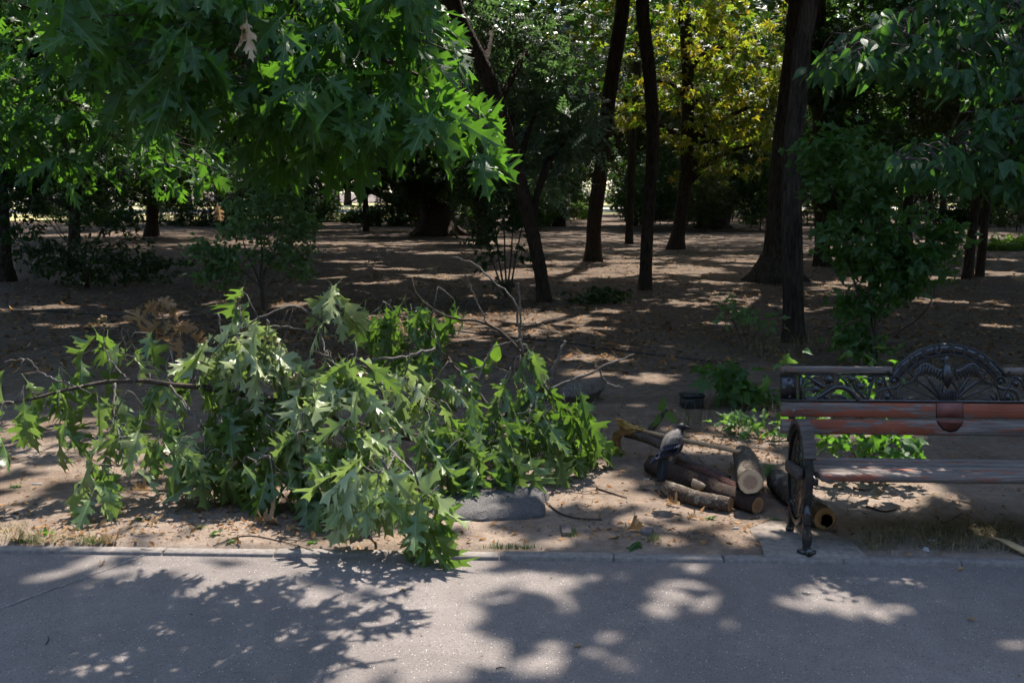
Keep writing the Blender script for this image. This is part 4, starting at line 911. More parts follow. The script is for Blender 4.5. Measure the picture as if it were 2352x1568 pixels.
shrub('ground_plant', 'low leafy weeds in front of the slim bowed trunk', (1380, 700), [[(1380, 680)], [(1400, 685)]], [(1380, 680, 50, 16), (1330, 695, 30, 10)], G(1380, 700)[1], 150, .13, lobed_T, 'leaf_wood', 48, 0, 'dk3', cat='plant', r=.008)
# lit young tree in the distance
shrub('sapling', 'small sunlit bright green young tree far behind the thick trunk', (1728, 515), [[(1726, 480), (1722, 440)], [(1730, 490), (1745, 450)]], [(1725, 470, 30, 35), (1740, 440, 30, 25), (1722, 500, 22, 14)], G(1728, 515)[1], 700, .24, simple_T, 'leaf_fresh', 49, 0, 'f1', cat='tree', r=.05)
# bushes in front of the far lawn
for k, (lab, x, y, rx, ry, m) in enumerate((('dark round bush in front of the bright lawn at far left', 130, 512, 60, 45, 'leaf_wood'), ('dark bush between two bright strips of the far lawn', 265, 520, 60, 40, 'leaf_wood'), ('low bush at the foot of the small-leaved shrub, far off', 450, 520, 90, 45, 'leaf_wood'),
      ('bush below the fallen trunk in the distance', 900, 520, 70, 40, 'leaf_wood'), ('dark bush behind the slanting stem on the far lawn', 740, 510, 45, 50, 'leaf_wood'), ('sunlit green bush in the clearing beyond the kinked trunk', 1335, 505, 40, 36, 'leaf_fresh'), ('pale green thicket at the end of the clearing', 1400, 470, 60, 30, 'leaf_fresh'),
      ('dark shrub on the lawn edge beside the broad dark trunk', 830, 512, 40, 26, 'leaf_wood'), ('low bush in the shade beyond the leaning tree', 1225, 520, 50, 40, 'leaf_wood'), ('bush in the gap beyond the twin trunks', 2200, 520, 60, 34, 'leaf_wood'), ('sunlit low herbs at the right edge beyond the twin trunks', 2330, 575, 60, 12, 'leaf_fresh'), ('dim bush behind the straight trunk', 1960, 500, 60, 40, 'leaf_wood'), ('bush at the far right edge of the wood', 2320, 480, 60, 40, 'leaf_wood_olive'))):
    shrub('bush', lab, (x, y), [[(x-rx*.4, y-ry*.8)], [(x+rx*.4, y-ry)], [(x, y-ry)]], [(x, y-ry*.75, rx, ry*.8), (x-rx*.5, y-ry*.4, rx*.6, ry*.5), (x+rx*.5, y-ry*.4, rx*.6, ry*.5)], G(x, y)[1], 1100, .26, sprig_T, m, 60+k, 0, 'b', cat='bush', r=.04)
# weeds by the black box
shrub('weed_clump', 'dark green lobed weeds growing behind the black box', (1720, 930), [[(1690, 870)], [(1700, 880)], [(1740, 880)], [(1650, 870)]], [(1680, 880, 40, 35), (1710, 905, 40, 25), (1660, 850, 30, 25), (1750, 900, 30, 20), (1755, 940, 30, 20)], G(1720, 935)[1], 190, .12, lobed_T, 'leaf_shrub', 80, 120, 'lob', cat='weeds', r=.006, droop=.1)
shrub('weed_clump', 'pale sunlit weeds growing between the black box and the bench', (1695, 1005), [[(1680, 970)], [(1700, 965)], [(1720, 975)]], [(1690, 970, 24, 16), (1715, 975, 24, 14), (1700, 990, 30, 10), (1670, 955, 16, 10)], G(1695, 1003)[1], 70, .085, lobed_T, 'leaf_weed', 81, 70, 'lobw', cat='weeds', r=.004, droop=.1)
shrub('weed_clump', 'thin tall weeds with sparse leaves beside the straight trunk', (1720, 800), [[(1700, 740), (1690, 700)], [(1720, 740), (1730, 700)], [(1690, 750), (1660, 690)], [(1740, 760), (1770, 730)]], [(1690, 720, 40, 30), (1740, 735, 40, 25), (1650, 690, 25, 15), (1780, 740, 25, 20)], G(1720, 800)[1], 90, .09, lobed_T, 'leaf_weed', 82, 90, 'lobw', cat='weeds', r=.005)
shrub('weed_clump', 'low green leaves at the foot of the bench post by the logs', (1775, 1010), [[(1770, 980)], [(1785, 985)]], [(1772, 985, 20, 18), (1785, 1000, 14, 12)], G(1775, 1012)[1], 26, .08, lobed_T, 'leaf_weed', 83, 26, 'lobw', cat='weeds', r=.004, droop=.1)
shrub('seedling', 'tiny upright green weed growing at the kerb', (795, 1264), [[(795, 1235)], [(797, 1225)]], [(795, 1240, 7, 18), (796, 1228, 6, 8)], G(795, 1262)[1], 34, .035, ovate_T, 'leaf_weed', 84, 34, 'sdl', cat='plant', r=.002, droop=-.2)

# ------------------------------------------------------------------ fallen oak boughs
def fallen(name, label, loc, stems, nodes, per, size, seed, mat, nobj, key, acorns=()):
    t = empty(name, loc, label, 'branch'); anc = []
    for pth, r0, r1 in stems:
        q = smooth_path([PD(*p) for p in pth], 22 if len(pth) > 2 else 8); rg = np.random.default_rng(seed); q[1:-1] += rg.normal(0, .004, (len(q)-2, 3))
        q[:, 2] = np.maximum(q[:, 2], ground_z(q[:, 0], q[:, 1])+r1)
        mb = MB(); mb.tube(q, [r0, r1], 8, True, .07, seed); anc += list(q); seed += 1
        mb.build('bough', M['bough_bark'] if r0 > .011 else M['twig_bark'], t, smooth=True)
    N = np.array([PD(*p[:3]) for p in nodes]); cnt = [(p[3] if len(p) > 3 else per)*(.5 if p[0] < 470 else .86) for p in nodes]
    mb = MB()
    for V, F in twigs_to(N, anc, .005, .0025, .06, seed): mb.add(V, F)
    if mb.n: o = mb.build('twigs', M['twig_bark'], t, smooth=True); o['kind'] = 'stuff'
    def sun_tint(p):  # clumps meant to look sunlit get paler leaves, light put into the tint
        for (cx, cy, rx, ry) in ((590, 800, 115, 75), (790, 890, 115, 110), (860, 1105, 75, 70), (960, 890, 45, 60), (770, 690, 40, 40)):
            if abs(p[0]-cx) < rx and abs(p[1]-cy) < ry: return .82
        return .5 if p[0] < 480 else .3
    A = [tufts([nd], c, size*(1.0), (.72 if sun_tint(p) > .7 else .95), (.9 if sun_tint(p) > .7 else .72), seed+i, (0, -.42, .9), .035) for i, (nd, c, p) in enumerate(zip(N, cnt, nodes))]
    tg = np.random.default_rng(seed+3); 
    tint = np.concatenate([np.clip(sun_tint(p)+tg.normal(0, .14)+tg.normal(0, .13, len(a[0])), 0, .99) for a, p in zip(A, nodes)])
    P, d, n, S = (np.concatenate([a[k] for a in A]) for k in range(4))
    # leaves end at the ground instead of going through it: swing the low ones flat
    tip = P+norm(d)*S[:, None]; low = tip[:, 2] < ground_z(tip[:, 0], tip[:, 1])+.01
    need = np.clip((P[:, 2]-ground_z(P[:, 0], P[:, 1])-.012)/S, 0, .98); dn = norm(d)
    h = norm(dn*np.array([1, 1, 0])+1e-6); flat = h*np.sqrt(1-need**2)[:, None]; flat[:, 2] = -need
    d = np.where(low[:, None], flat, d); n = np.where(low[:, None], n+np.array([0, 0, .9]), n); P[:, 2] = np.maximum(P[:, 2], ground_z(P[:, 0], P[:, 1])+.012)
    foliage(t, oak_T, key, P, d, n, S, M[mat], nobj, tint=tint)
    for (x, y, D, k) in acorns:
        c = PD(x, y, D)
        for i in range(k):
            p = c+np.random.default_rng(int(x)+i).normal(0, .017, 3); ab = MB()
            ab.tube([p+np.array([0, 0, z]) for z in (.011, .008, .002, -.006, -.012, -.015)], [.002, .007, .0095, .009, .006, .001], 8); a = ab.build('acorn', M['acorn'], t, smooth=True)
            cb = MB(); cb.tube([p+np.array([0, 0, z]) for z in (.016, .0145, .010, .004)], [.003, .008, .0108, .0105], 8); cp = cb.build('cup', M['acorn_cup'], None, smooth=True); cp.parent = a
    return t
main_stems = [([(1010, 1015, 5.85), (860, 985, 5.8), (700, 945, 5.75), (560, 905, 5.75), (400, 885, 5.75), (290, 870, 5.75), (180, 890, 5.65), (70, 915, 5.55), (-20, 930, 5.5)], .03, .006),
              ([(860, 985, 5.8), (840, 890, 5.8), (808, 815, 5.85), (770, 765, 5.85), (735, 735, 5.85)], .016, .009), ([(735, 735, 5.85), (680, 703, 5.85), (600, 728, 5.8), (520, 780, 5.75), (440, 850, 5.75)], .009, .003),
              ([(735, 735, 5.85), (758, 700, 5.9), (765, 660, 5.9)], .006, .003), ([(735, 745, 5.8), (745, 800, 5.7), (780, 860, 5.6), (735, 905, 5.5)], .007, .003), ([(760, 770, 5.85), (660, 752, 5.85), (590, 755, 5.85), (500, 790, 5.8)], .007, .003),
              ([(860, 985, 5.8), (900, 1035, 5.1), (935, 1068, 4.85), (960, 1115, 4.7), (972, 1180, 4.62)], .011, .003), ([(905, 1045, 5.0), (890, 1075, 4.8), (872, 1085, 4.68)], .006, .003), ([(560, 905, 5.75), (620, 960, 5.6), (700, 990, 5.4), (760, 1000, 5.3)], .01, .004),
              ([(390, 885, 5.7), (440, 950, 5.6), (468, 1005, 5.45), (468, 1055, 5.4)], .008, .003), ([(265, 880, 5.7), (262, 950, 5.55), (282, 1040, 5.35), (275, 1070, 5.3)], .007, .003), ([(180, 890, 5.65), (100, 860, 5.7), (60, 825, 5.7), (10, 830, 5.7)], .006, .003),
              ([(290, 870, 5.75), (245, 810, 5.8), (235, 750, 5.85)], .006, .003), ([(400, 885, 5.75), (330, 830, 5.85), (230, 800, 5.85), (160, 830, 5.8)], .005, .002), ([(700, 945, 5.75), (640, 1010, 5.5), (590, 1060, 5.4)], .009, .004), ([(860, 985, 5.8), (880, 900, 5.7), (850, 850, 5.6), (800, 840, 5.55)], .01, .004)]
main_nodes = [(30, 860, 5.6), (45, 925, 5.5, 6), (5, 975, 5.4), (150, 845, 5.7), (190, 830, 5.8), (235, 755, 5.85, 6), (300, 785, 5.9, 7), (345, 765, 5.9), (140, 960, 5.5, 5), (210, 905, 5.6), (258, 950, 5.5), (300, 900, 5.7), (330, 935, 5.6), (290, 985, 5.4), (225, 1045, 5.3), (275, 1065, 5.3), (205, 1090, 5.25), (250, 1100, 5.22), (360, 1000, 5.5, 6), (400, 975, 5.6), (425, 1020, 5.4), (462, 1000, 5.5), (390, 1040, 5.4), (455, 1055, 5.4), (100, 905, 5.55, 5),
              (500, 755, 5.9), (545, 735, 5.8), (590, 750, 5.8, 11), (620, 785, 5.8, 11), (545, 790, 5.7, 11), (485, 800, 5.8), (600, 815, 5.7), (640, 820, 5.8), (450, 850, 5.8, 7), (558, 672, 5.9, 1), (395, 850, 5.8, 6), (350, 870, 5.8, 6), (440, 900, 5.8, 6), (500, 880, 5.8, 6),
              (765, 652, 5.9, 5), (772, 705, 5.9, 8), (700, 850, 5.6), (740, 830, 5.6), (782, 835, 5.5, 10), (820, 822, 5.5, 10), (720, 890, 5.4), (800, 900, 5.4, 10), (850, 880, 5.5), (680, 920, 5.5), (640, 940, 5.6), (620, 990, 5.5), (560, 970, 5.6), (530, 1010, 5.6), (580, 1040, 5.4), (650, 1030, 5.4), (600, 1075, 5.4), (700, 990, 5.3), (760, 980, 5.3), (820, 985, 5.2), (760, 1045, 5.2), (700, 1080, 5.25), (880, 950, 5.4), (900, 1010, 5.3), (735, 1110, 5.15), (660, 1090, 5.3), (790, 1020, 5.2), (840, 1040, 5.15),
              (832, 1085, 4.72, 9), (868, 1085, 4.66, 11), (810, 1100, 4.75), (900, 1090, 4.75), (862, 1125, 4.62, 9), (960, 1115, 4.66, 6), (975, 1180, 4.6, 8), (990, 1150, 4.63, 6), (985, 1205, 4.57, 6), (520, 1060, 5.4), (500, 960, 5.6, 6), (540, 930, 5.65, 6), (590, 890, 5.7, 7), (640, 880, 5.7, 7), (480, 1040, 5.45, 7), (660, 985, 5.5), (570, 1100, 5.35), (630, 1110, 5.3)]
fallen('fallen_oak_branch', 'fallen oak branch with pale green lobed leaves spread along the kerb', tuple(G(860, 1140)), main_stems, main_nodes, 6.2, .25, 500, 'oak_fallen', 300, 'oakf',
       [(548, 768, 5.8, 4), (240, 738, 5.85, 5), (628, 775, 5.75, 3), (545, 690, 5.85, 3), (898, 990, 5.28, 3), (830, 865, 5.45, 2), (862, 1062, 4.68, 2), (680, 865, 5.5, 3), (735, 1075, 5.2, 3), (570, 760, 5.8, 2)])
right_stems = [([(1020, 1000, 5.9), (1150, 960, 6.0), (1250, 885, 6.15), (1190, 800, 6.25), (1120, 745, 6.3), (1020, 725, 6.3), (965, 685, 6.35), (945, 637, 6.35)], .018, .004), ([(1200, 812, 6.2), (1190, 740, 6.2), (1182, 690, 6.2), (1130, 640, 6.25), (1085, 605, 6.3), (1035, 592, 6.3)], .009, .004),
               ([(1120, 745, 6.3), (1090, 680, 6.3), (1070, 630, 6.3)], .006, .003), ([(1190, 800, 6.25), (1196, 740, 6.2), (1190, 650, 6.2)], .009, .004), ([(1262, 878, 6.15), (1280, 825, 6.15), (1298, 782, 6.15)], .011, .008), ([(1262, 895, 6.15), (1340, 862, 6.1), (1410, 832, 6.1), (1456, 813, 6.1)], .011, .004),
               ([(1375, 846, 6.1), (1395, 880, 6.1), (1432, 890, 6.1)], .006, .003), ([(1195, 750, 6.2), (1250, 737, 6.2), (1312, 730, 6.2)], .005, .002), ([(1000, 800, 6.1), (920, 822, 6.0), (840, 828, 5.9), (780, 880, 5.8)], .011, .006), ([(1150, 960, 6.0), (1080, 880, 6.1), (1010, 800, 6.2), (960, 740, 6.3), (900, 720, 6.3)], .012, .004),
               ([(1250, 885, 6.15), (1300, 940, 6.15), (1350, 970, 6.2), (1390, 1000, 6.25)], .012, .004), ([(1060, 860, 6.1), (1120, 840, 6.1), (1180, 860, 6.1)], .005, .002), ([(1150, 960, 6.0), (1120, 1010, 5.8), (1080, 1040, 5.65)], .009, .003), ([(1220, 900, 6.1), (1215, 960, 5.95), (1200, 1020, 5.85)], .008, .003), ([(1010, 800, 6.2), (990, 740, 6.3), (1000, 690, 6.3)], .006, .003), ([(1100, 870, 6.0), (1130, 800, 6.1), (1200, 780, 6.1)], .006, .003), ([(1020, 1000, 5.9), (960, 930, 5.8), (930, 860, 5.85)], .008, .003)]
right_nodes = [(880, 712, 6.3, 8), (930, 702, 6.3), (985, 712, 6.3), (900, 780, 6.3), (840, 730, 6.4, 6), (955, 790, 6.2), (930, 845, 5.9), (960, 905, 5.8), (1000, 870, 6.0), (1010, 945, 5.7), (980, 985, 5.6), (1040, 985, 5.6), (1060, 1030, 5.6), (1015, 1045, 5.5), (1100, 1000, 5.7), (1130, 940, 5.9), (1080, 915, 5.9), (1150, 890, 6.0), (1200, 872, 6.1), (1240, 890, 6.1), (1180, 950, 5.9), (1220, 970, 5.9), (1160, 1015, 5.8), (1210, 1025, 5.8), (1270, 975, 6.0),
               (1300, 935, 6.1), (1335, 915, 6.1), (1305, 985, 6.1), (1345, 965, 6.2), (1380, 990, 6.28, 6), (1250, 1025, 6.0), (1060, 850, 6.1, 5), (1215, 800, 6.2, 4), (1120, 1045, 5.65), (1280, 1020, 6.05), (1050, 960, 5.7), (1085, 980, 5.75), (1240, 940, 6.0), (1000, 920, 5.75), (1140, 980, 5.8), (1100, 1060, 5.6, 6), (1340, 1005, 6.25, 6), (1045, 690, 6.35, 4), (905, 745, 6.3, 6), (1270, 860, 6.15, 4)]
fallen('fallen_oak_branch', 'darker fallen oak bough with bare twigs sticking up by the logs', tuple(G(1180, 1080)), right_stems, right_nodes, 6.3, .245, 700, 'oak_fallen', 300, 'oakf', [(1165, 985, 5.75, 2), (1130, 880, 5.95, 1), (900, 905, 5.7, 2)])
# three round wilted leaves standing up on a twig among the bare branches
t = empty('wilted_sprig', tuple(G(1115, 960)), 'upright sprig of yellow-green oval leaves among the bare twigs', 'sprig')
foliage(t, ovate_T, 'spr', np.array([PD(1115, 862, 6.15), PD(1110, 850, 6.15), PD(1140, 830, 6.15), PD(1075, 850, 6.15)]), np.array([[.2, 0, 1.], [-.6, 0, .6], [0, 0, 1.], [-.5, 0, .3]]), np.array([[0, -1, .2], [.1, -1, .3], [-.3, -1, .2], [.2, -1, 0]]), np.array([.15, .13, .13, .1]), M['leaf_fresh'], 4)
# dead brown foliage caught behind the branch
t = empty('dead_sprig', tuple(G(375, 800)), 'brown withered oak leaves on a twig behind the fallen branch', 'sprig')
P, d, n, S = tufts([PD(340, 690, 6.4), PD(370, 685, 6.4), PD(395, 735, 6.4), PD(420, 750, 6.35), PD(380, 750, 6.4)], 3, .15, .7, .9, 801)
foliage(t, oakdead_T, 'oakd', P, d, n, S, M['oak_dead'], 40)
mb = MB(); mb.tube(smooth_path([PD(400, 880, 6.2), PD(395, 800, 6.35), PD(380, 740, 6.4), PD(350, 688, 6.4)], 12), [.006, .003], 6, True, .05); mb.build('twig', M['twig_bark'], t, smooth=True)
# ------------------------------------------------------------------ park bench
def mat_paintwood(name, bare_bias, dk=1.0):
    t = NT(name); o = t.obj(); rnd = t.n('ShaderNodeObjectInfo').outputs['Random']
    off = t.n('ShaderNodeCombineXYZ', {0: t.math('MULTIPLY', rnd, 37.0), 1: t.math('MULTIPLY', rnd, 11.0), 2: 0.0}).outputs[0]
    v = t.n('ShaderNodeVectorMath', {0: o, 1: off}, operation='ADD').outputs[0]
    gr = t.noise(t.map(v, (3, 60, 90)), 1.0, 6.0, 0.7, 0.4); gr2 = t.noise(t.map(v, (8, 200, 260)), 1.0, 3.0, 0.6)
    wear = t.math('ADD', t.noise(t.map(v, (2.2, 9, 13)), 1.0, 6.0, 0.72), t.math('MULTIPLY', t.math('SUBTRACT', gr2, 0.5), 0.22))
    mask = t.ramp(wear, [(0.49+bare_bias, (0, 0, 0)), (0.525+bare_bias, (1, 1, 1))])
    bare = t.ramp(gr, [(0.3, (0.055*dk, 0.042*dk, 0.036*dk)), (0.55, (0.16*dk, 0.135*dk, 0.118*dk)), (0.75, (0.28*dk, 0.245*dk, 0.22*dk))])
    paint = t.ramp(t.noise(v, 5.0, 4.0), [(0.3, (0.20, 0.055, 0.030)), (0.7, (0.29, 0.092, 0.050))])
    paint = t.mix(0.35, paint, t.ramp(gr, [(0.3, (0.5, 0.45, 0.45)), (0.7, (1, 1, 1))]), 'MULTIPLY')
    scr = t.math('GREATER_THAN', t.noise(t.map(v, (90, 5, 6)), 1.0, 2.0), 0.74)
    paint = t.mix(t.math('MULTIPLY', scr, 0.5), paint, (0.32, 0.27, 0.25))
    c = t.mix(mask, paint, bare)
    h = t.math('ADD', gr, t.math('MULTIPLY', mask, -0.25))
    ro = t.math('ADD', 0.62, t.math('MULTIPLY', mask, 0.3))
    return t.done(t.princ(c, ro, 0.2, t.bump(h, 0.6, 0.004)).outputs[0])
M['bench_back_wood'] = mat_paintwood('bench_back_wood', 0.025); M['bench_low_wood'] = mat_paintwood('bench_low_wood', -0.03); M['bench_seat_wood'] = mat_paintwood('bench_seat_wood', -0.10); M['bench_rail_wood'] = mat_paintwood('bench_rail_wood', -0.09); M['bench_arm_wood'] = mat_paintwood('bench_arm_wood', -0.12, .55)
M['stain_red'] = mat_simple('stain_red', (0.165, 0.062, 0.05), 0.6, 0.3, 12, 0.2); M['stain_edge'] = mat_simple('stain_edge', (0.03, 0.02, 0.018), 0.8, 0.2, 30, 0.3)
t = NT('black_iron'); o = t.obj(); n1 = t.noise(o, 22.0, 6.0, 0.7); n2 = t.noise(o, 60.0, 3.0)
c = t.mix(t.ramp(n1, [(0.66, (0, 0, 0)), (0.71, (1, 1, 1))]), (0.010, 0.0105, 0.012), (0.10, 0.105, 0.115)); c = t.mix(t.ramp(t.noise(o, 5.0, 5.0), [(0.5, (0, 0, 0)), (0.75, (.35, .35, .35))]), c, (0.04, 0.036, 0.032))
M['iron'] = t.done(t.princ(c, t.ramp(n2, [(0.3, (0.22, 0.22, 0.22)), (0.7, (0.42, 0.42, 0.42))]), 0.6, t.bump(n2, 0.15, 0.002)).outputs[0])
M['worn_metal'] = mat_simple('worn_metal', (0.13, 0.135, 0.145), 0.5, 0.5, 30, 0.5)

BO = G(1852, 1270); BO[2] = 0
def BP(u, v, w): return BO+KD*u+KN*v+np.array([0, 0, w])
VB, KB = .43, .16
def back_v(w): return VB+KB*(w-.45)
def BK(x, y):
    d = ray(x, y); a = CAMP-BO
    num = VB+KB*(a[2]-.45)-a.dot(KN); den = d.dot(KN)-KB*d[2]
    p = a+d*(num/den); return p.dot(KD), p[2]
def Z4(X, Y): return BK((1900+X/3.92)/1.063, (820+Y/3.92)/1.063)
UC = Z4(1615, 500)[0]; BL = 2*UC
ZM = (Z4(1000, 500)[0]-Z4(0, 500)[0])/1000.0      # metres per detail unit
BB = lambda u, w, t_: BP(u, back_v(w)+t_, w)
bench = empty('park_bench', tuple(BO), 'weathered red wood bench with black cast iron back panel and arms', 'bench')
wb = lambda Y: Z4(1000, Y)[1]
def board(u0, u1, w0, w1, t0, t1, name, mat, bev=.005, parent=bench):
    mb = MB(); c = BB((u0+u1)/2, (w0+w1)/2, (t0+t1)/2); R = np.column_stack([KD, KN, [0, 0, 1]])
    ang = math.atan(KB); Rx = np.array([[1, 0, 0], [0, math.cos(ang), math.sin(ang)], [0, -math.sin(ang), math.cos(ang)]])
    mb.box(c, (u1-u0, t1-t0, w1-w0), R @ Rx, bev); return mb.build(name, mat, parent)
uL = Z4(25, 500)[0]
up_s = board(uL, BL-uL, wb(780), wb(632), -.014, .014, 'back_slat', M['bench_back_wood']); lo_s = board(uL, BL-uL, wb(942), wb(797), -.02, .008, 'back_slat', M['bench_low_wood'])
uA = Z4(1085, 320)[0]
board(uL-.005, uA, wb(356), wb(292), -.022, .022, 'top_rail', M['bench_rail_wood']); board(BL-uA, BL-uL+.005, wb(356), wb(292), -.022, .022, 'top_rail', M['bench_rail_wood'])
# the darker shield left on the two slats
sh = [(1505, 632), (1750, 632), (1752, 760), (1735, 830), (1690, 880), (1630, 895), (1570, 875), (1525, 825), (1505, 740)]
def clip(poly, Y0, Y1):
    out = []
    for k in range(len(poly)):
        (x0, y0), (x1, y1) = poly[k-1], poly[k]
        for lim, s in ((Y0, 1), (Y1, -1)):
            pass
        out.append((x1, min(max(y1, Y0), Y1)))
    r = []
    for p in out:
        if not r or (abs(p[0]-r[-1][0])+abs(p[1]-r[-1][1])) > 1: r.append(p)
    return r
for sl, (Y0, Y1), off in ((up_s, (634, 778), -.0155), (lo_s, (799, 940), -.0215)):
    for grow, mt, dz, nm in ((1.07, 'stain_edge', 0, 'shield_edge'), (1.0, 'stain_red', -.0012, 'shield')):
        pl = [((x-1630)*grow+1630, (y-632)*grow+632) for x, y in sh]
        if Y0 < 700: pl = [(1630-122*grow, Y0), (1630+122*grow, Y0), (1630+122*grow, Y1), (1630-122*grow, Y1)]
        else:
            lowp = [p for p in pl if p[1] > Y0+2]; pl = [(1630+122*grow, Y0)]+lowp+[(1630-122*grow, Y0)]
        mb = MB(); mb.prism([Z4(x, y) for x, y in pl], BB, off+dz-.0005, off+dz+.0012); o_ = mb.build(nm, M[mt], sl); o_.location = (0, 0, 0)
        o_.matrix_parent_inverse = Matrix.Identity(4); o_.location = (0, 0, 0)
# cast iron back panel
pan = MB(); pu0, pu1 = Z4(20, 500)[0], BL-Z4(20, 500)[0]
def bar(mb, X0, X1, Y0, Y1, t0=-.012, t1=.012, mirror=True):
    u0, w1 = Z4(X0, Y0); u1, w0 = Z4(X1, Y1)
    for a, b in ((u0, u1), (BL-u1, BL-u0)) if mirror else ((u0, u1),):
        mb.prism([(a, w0), (b, w0), (b, w1), (a, w1)], BB, t0, t1)
ub, wbt = Z4(20, 606); mb = pan
mb.prism([(pu0, wb(629)), (pu1, wb(629)), (pu1, wb(605)), (pu0, wb(605))], BB, -.016, .016)
bar(mb, 20, 1100, 357, 378); bar(mb, 20, 168, 379, 604, -.010, .012); bar(mb, 202, 226, 379, 604)
panel = pan.build('iron_panel', M['iron'], bench, smooth=False)
def sub(name, mb, mat=None, smooth=True):
    o_ = mb.build(name, mat or M['iron'], None, smooth); o_.parent = panel; return o_
def pth(pts, n=None): return [Z4(x, y) for x, y in pts]
def scroll(pts, r0, r1, name='scroll', toff=-.006, flat=.8):
    P2 = np.array(pth(pts))
    for mir in (False, True):
        Q = P2.copy()
        if mir: Q[:, 0] = BL-Q[:, 0]
        P3 = smooth_path([BB(a, b, toff) for a, b in Q], max(10, len(pts)*4)); mb = MB(); mb.tube(P3, [r0*ZM, (r0+r1)/2*ZM*1.15, r1*ZM], 8, True); sub(name, mb)
for pts, r0, r1 in (([(335, 545), (320, 512), (268, 508), (246, 545), (262, 592), (320, 604), (390, 580), (460, 535), (540, 492), (620, 490), (690, 525), (735, 575), (755, 608)], 9, 30), ([(272, 575), (330, 585), (400, 560), (470, 515)], 6, 10),
                    ([(268, 380), (340, 428), (440, 492)], 13, 22), ([(430, 480), (500, 470), (540, 490)], 8, 12), ([(655, 378), (700, 430), (740, 500), (800, 560), (835, 606)], 10, 16), ([(845, 606), (868, 540), (888, 470), (925, 405), (985, 384), (1020, 400)], 18, 10),
                    ([(1000, 384), (1030, 470), (1070, 535), (1088, 585), (1062, 606)], 12, 16), ([(1060, 440), (1080, 396), (1125, 382), (1160, 415), (1150, 465), (1100, 494), (1020, 500), (960, 530), (935, 606)], 14, 15), ([(1080, 575), (1050, 545), (1000, 560), (985, 606)], 12, 8), ([(860, 380), (880, 440), (850, 500), (800, 540)], 6, 10), ([(560, 390), (600, 400), (640, 430), (665, 470)], 6, 14), ([(500, 572), (560, 566), (620, 580), (660, 606)], 18, 10), ([(240, 505), (270, 455), (325, 432)], 6, 13), ([(232, 450), (245, 410), (275, 385)], 8, 12),
                    ([(1105, 604), (1112, 545), (1150, 475)], 14, 5), ([(1135, 604), (1150, 545), (1190, 500)], 14, 5), ([(1160, 604), (1210, 555), (1270, 543)], 13, 5), ([(1185, 606), (1270, 590), (1350, 568)], 10, 4), ([(590, 400), (640, 395), (680, 385)], 5, 10), ([(740, 470), (770, 440), (800, 400)], 6, 8), ([(945, 470), (975, 440), (1000, 420)], 10, 10)):
    scroll(pts, r0, r1)
def flower(X, Y, r, pet=8):
    for mir in (False, True):
        u, w = Z4(X, Y); u = BL-u if mir else u; R_ = r*ZM; mb = MB()
        V = [BB(u, w, -.016)]; k = pet*2
        for i in range(k):
            a = i/k*2*math.pi+.2; rr = R_ if i % 2 == 0 else R_*.5; V.append(BB(u+math.cos(a)*rr, w+math.sin(a)*rr, -.007 if i % 2 == 0 else -.012))
        V += [BB(u+math.cos(i/k*2*math.pi+.2)*(R_ if i % 2 == 0 else R_*.5), w+math.sin(i/k*2*math.pi+.2)*(R_ if i % 2 == 0 else R_*.5), .003) for i in range(k)]
        mb.add(V, [np.array([[0, 1+i, 1+(i+1) % k] for i in range(k)]), np.array([[1+i, 1+(i+1) % k, 1+k+(i+1) % k, 1+k+i] for i in range(k)])])
        mb.tube([BB(u, w, -.008), BB(u, w, -.017), BB(u, w, -.02)], [R_*.28, R_*.25, R_*.05], 8); sub('flower', mb, smooth=False)
for X, Y, r in ((485, 415, 62), (365, 507, 52), (452, 580, 34), (708, 412, 52), (792, 478, 52), (876, 408, 36), (965, 445, 40), (1040, 575, 48), (1105, 428, 38)): flower(X, Y, r)
# arch with raised letters
ACX, ACY, R1, R0 = 1615, 727, 657, 546
def AZ(r, a): return Z4(ACX+r*math.sin(a), ACY-r*math.cos(a))
aw = 1.0; ks = np.linspace(-aw, aw, 41); mb = MB()
poly_o = [AZ(R1, a) for a in ks]; poly_i = [AZ(R0, a) for a in ks]
V = []; 
for (u, w) in poly_o: V += [BB(u, w, -.013), BB(u, w, .013)]
for (u, w) in poly_i: V += [BB(u, w, -.013), BB(u, w, .013)]
n_ = len(ks); Q = []
for k in range(n_-1):
    a, b = 2*k, 2*n_+2*k
    Q += [[a, a+2, b+2, b], [a+1, b+1, b+3, a+3], [a, a+1, a+3, a+2], [b, b+2, b+3, b+1]]
Q += [[0, 2*n_, 2*n_+1, 1], [2*n_-2, 2*n_-1, 4*n_-1, 4*n_-2]]
mb.add(V, [np.array(Q)])
for rr in (R1-8, R0+8):
    mb.tube([BB(*AZ(rr, a), -.013) for a in ks], 7*ZM, 6)
arch = mb.build('arch', M['iron'], bench)
M['iron_letter'] = mat_simple('iron_letter', (0.03, 0.031, 0.034), 0.32, 0.6, 60, 0.4)
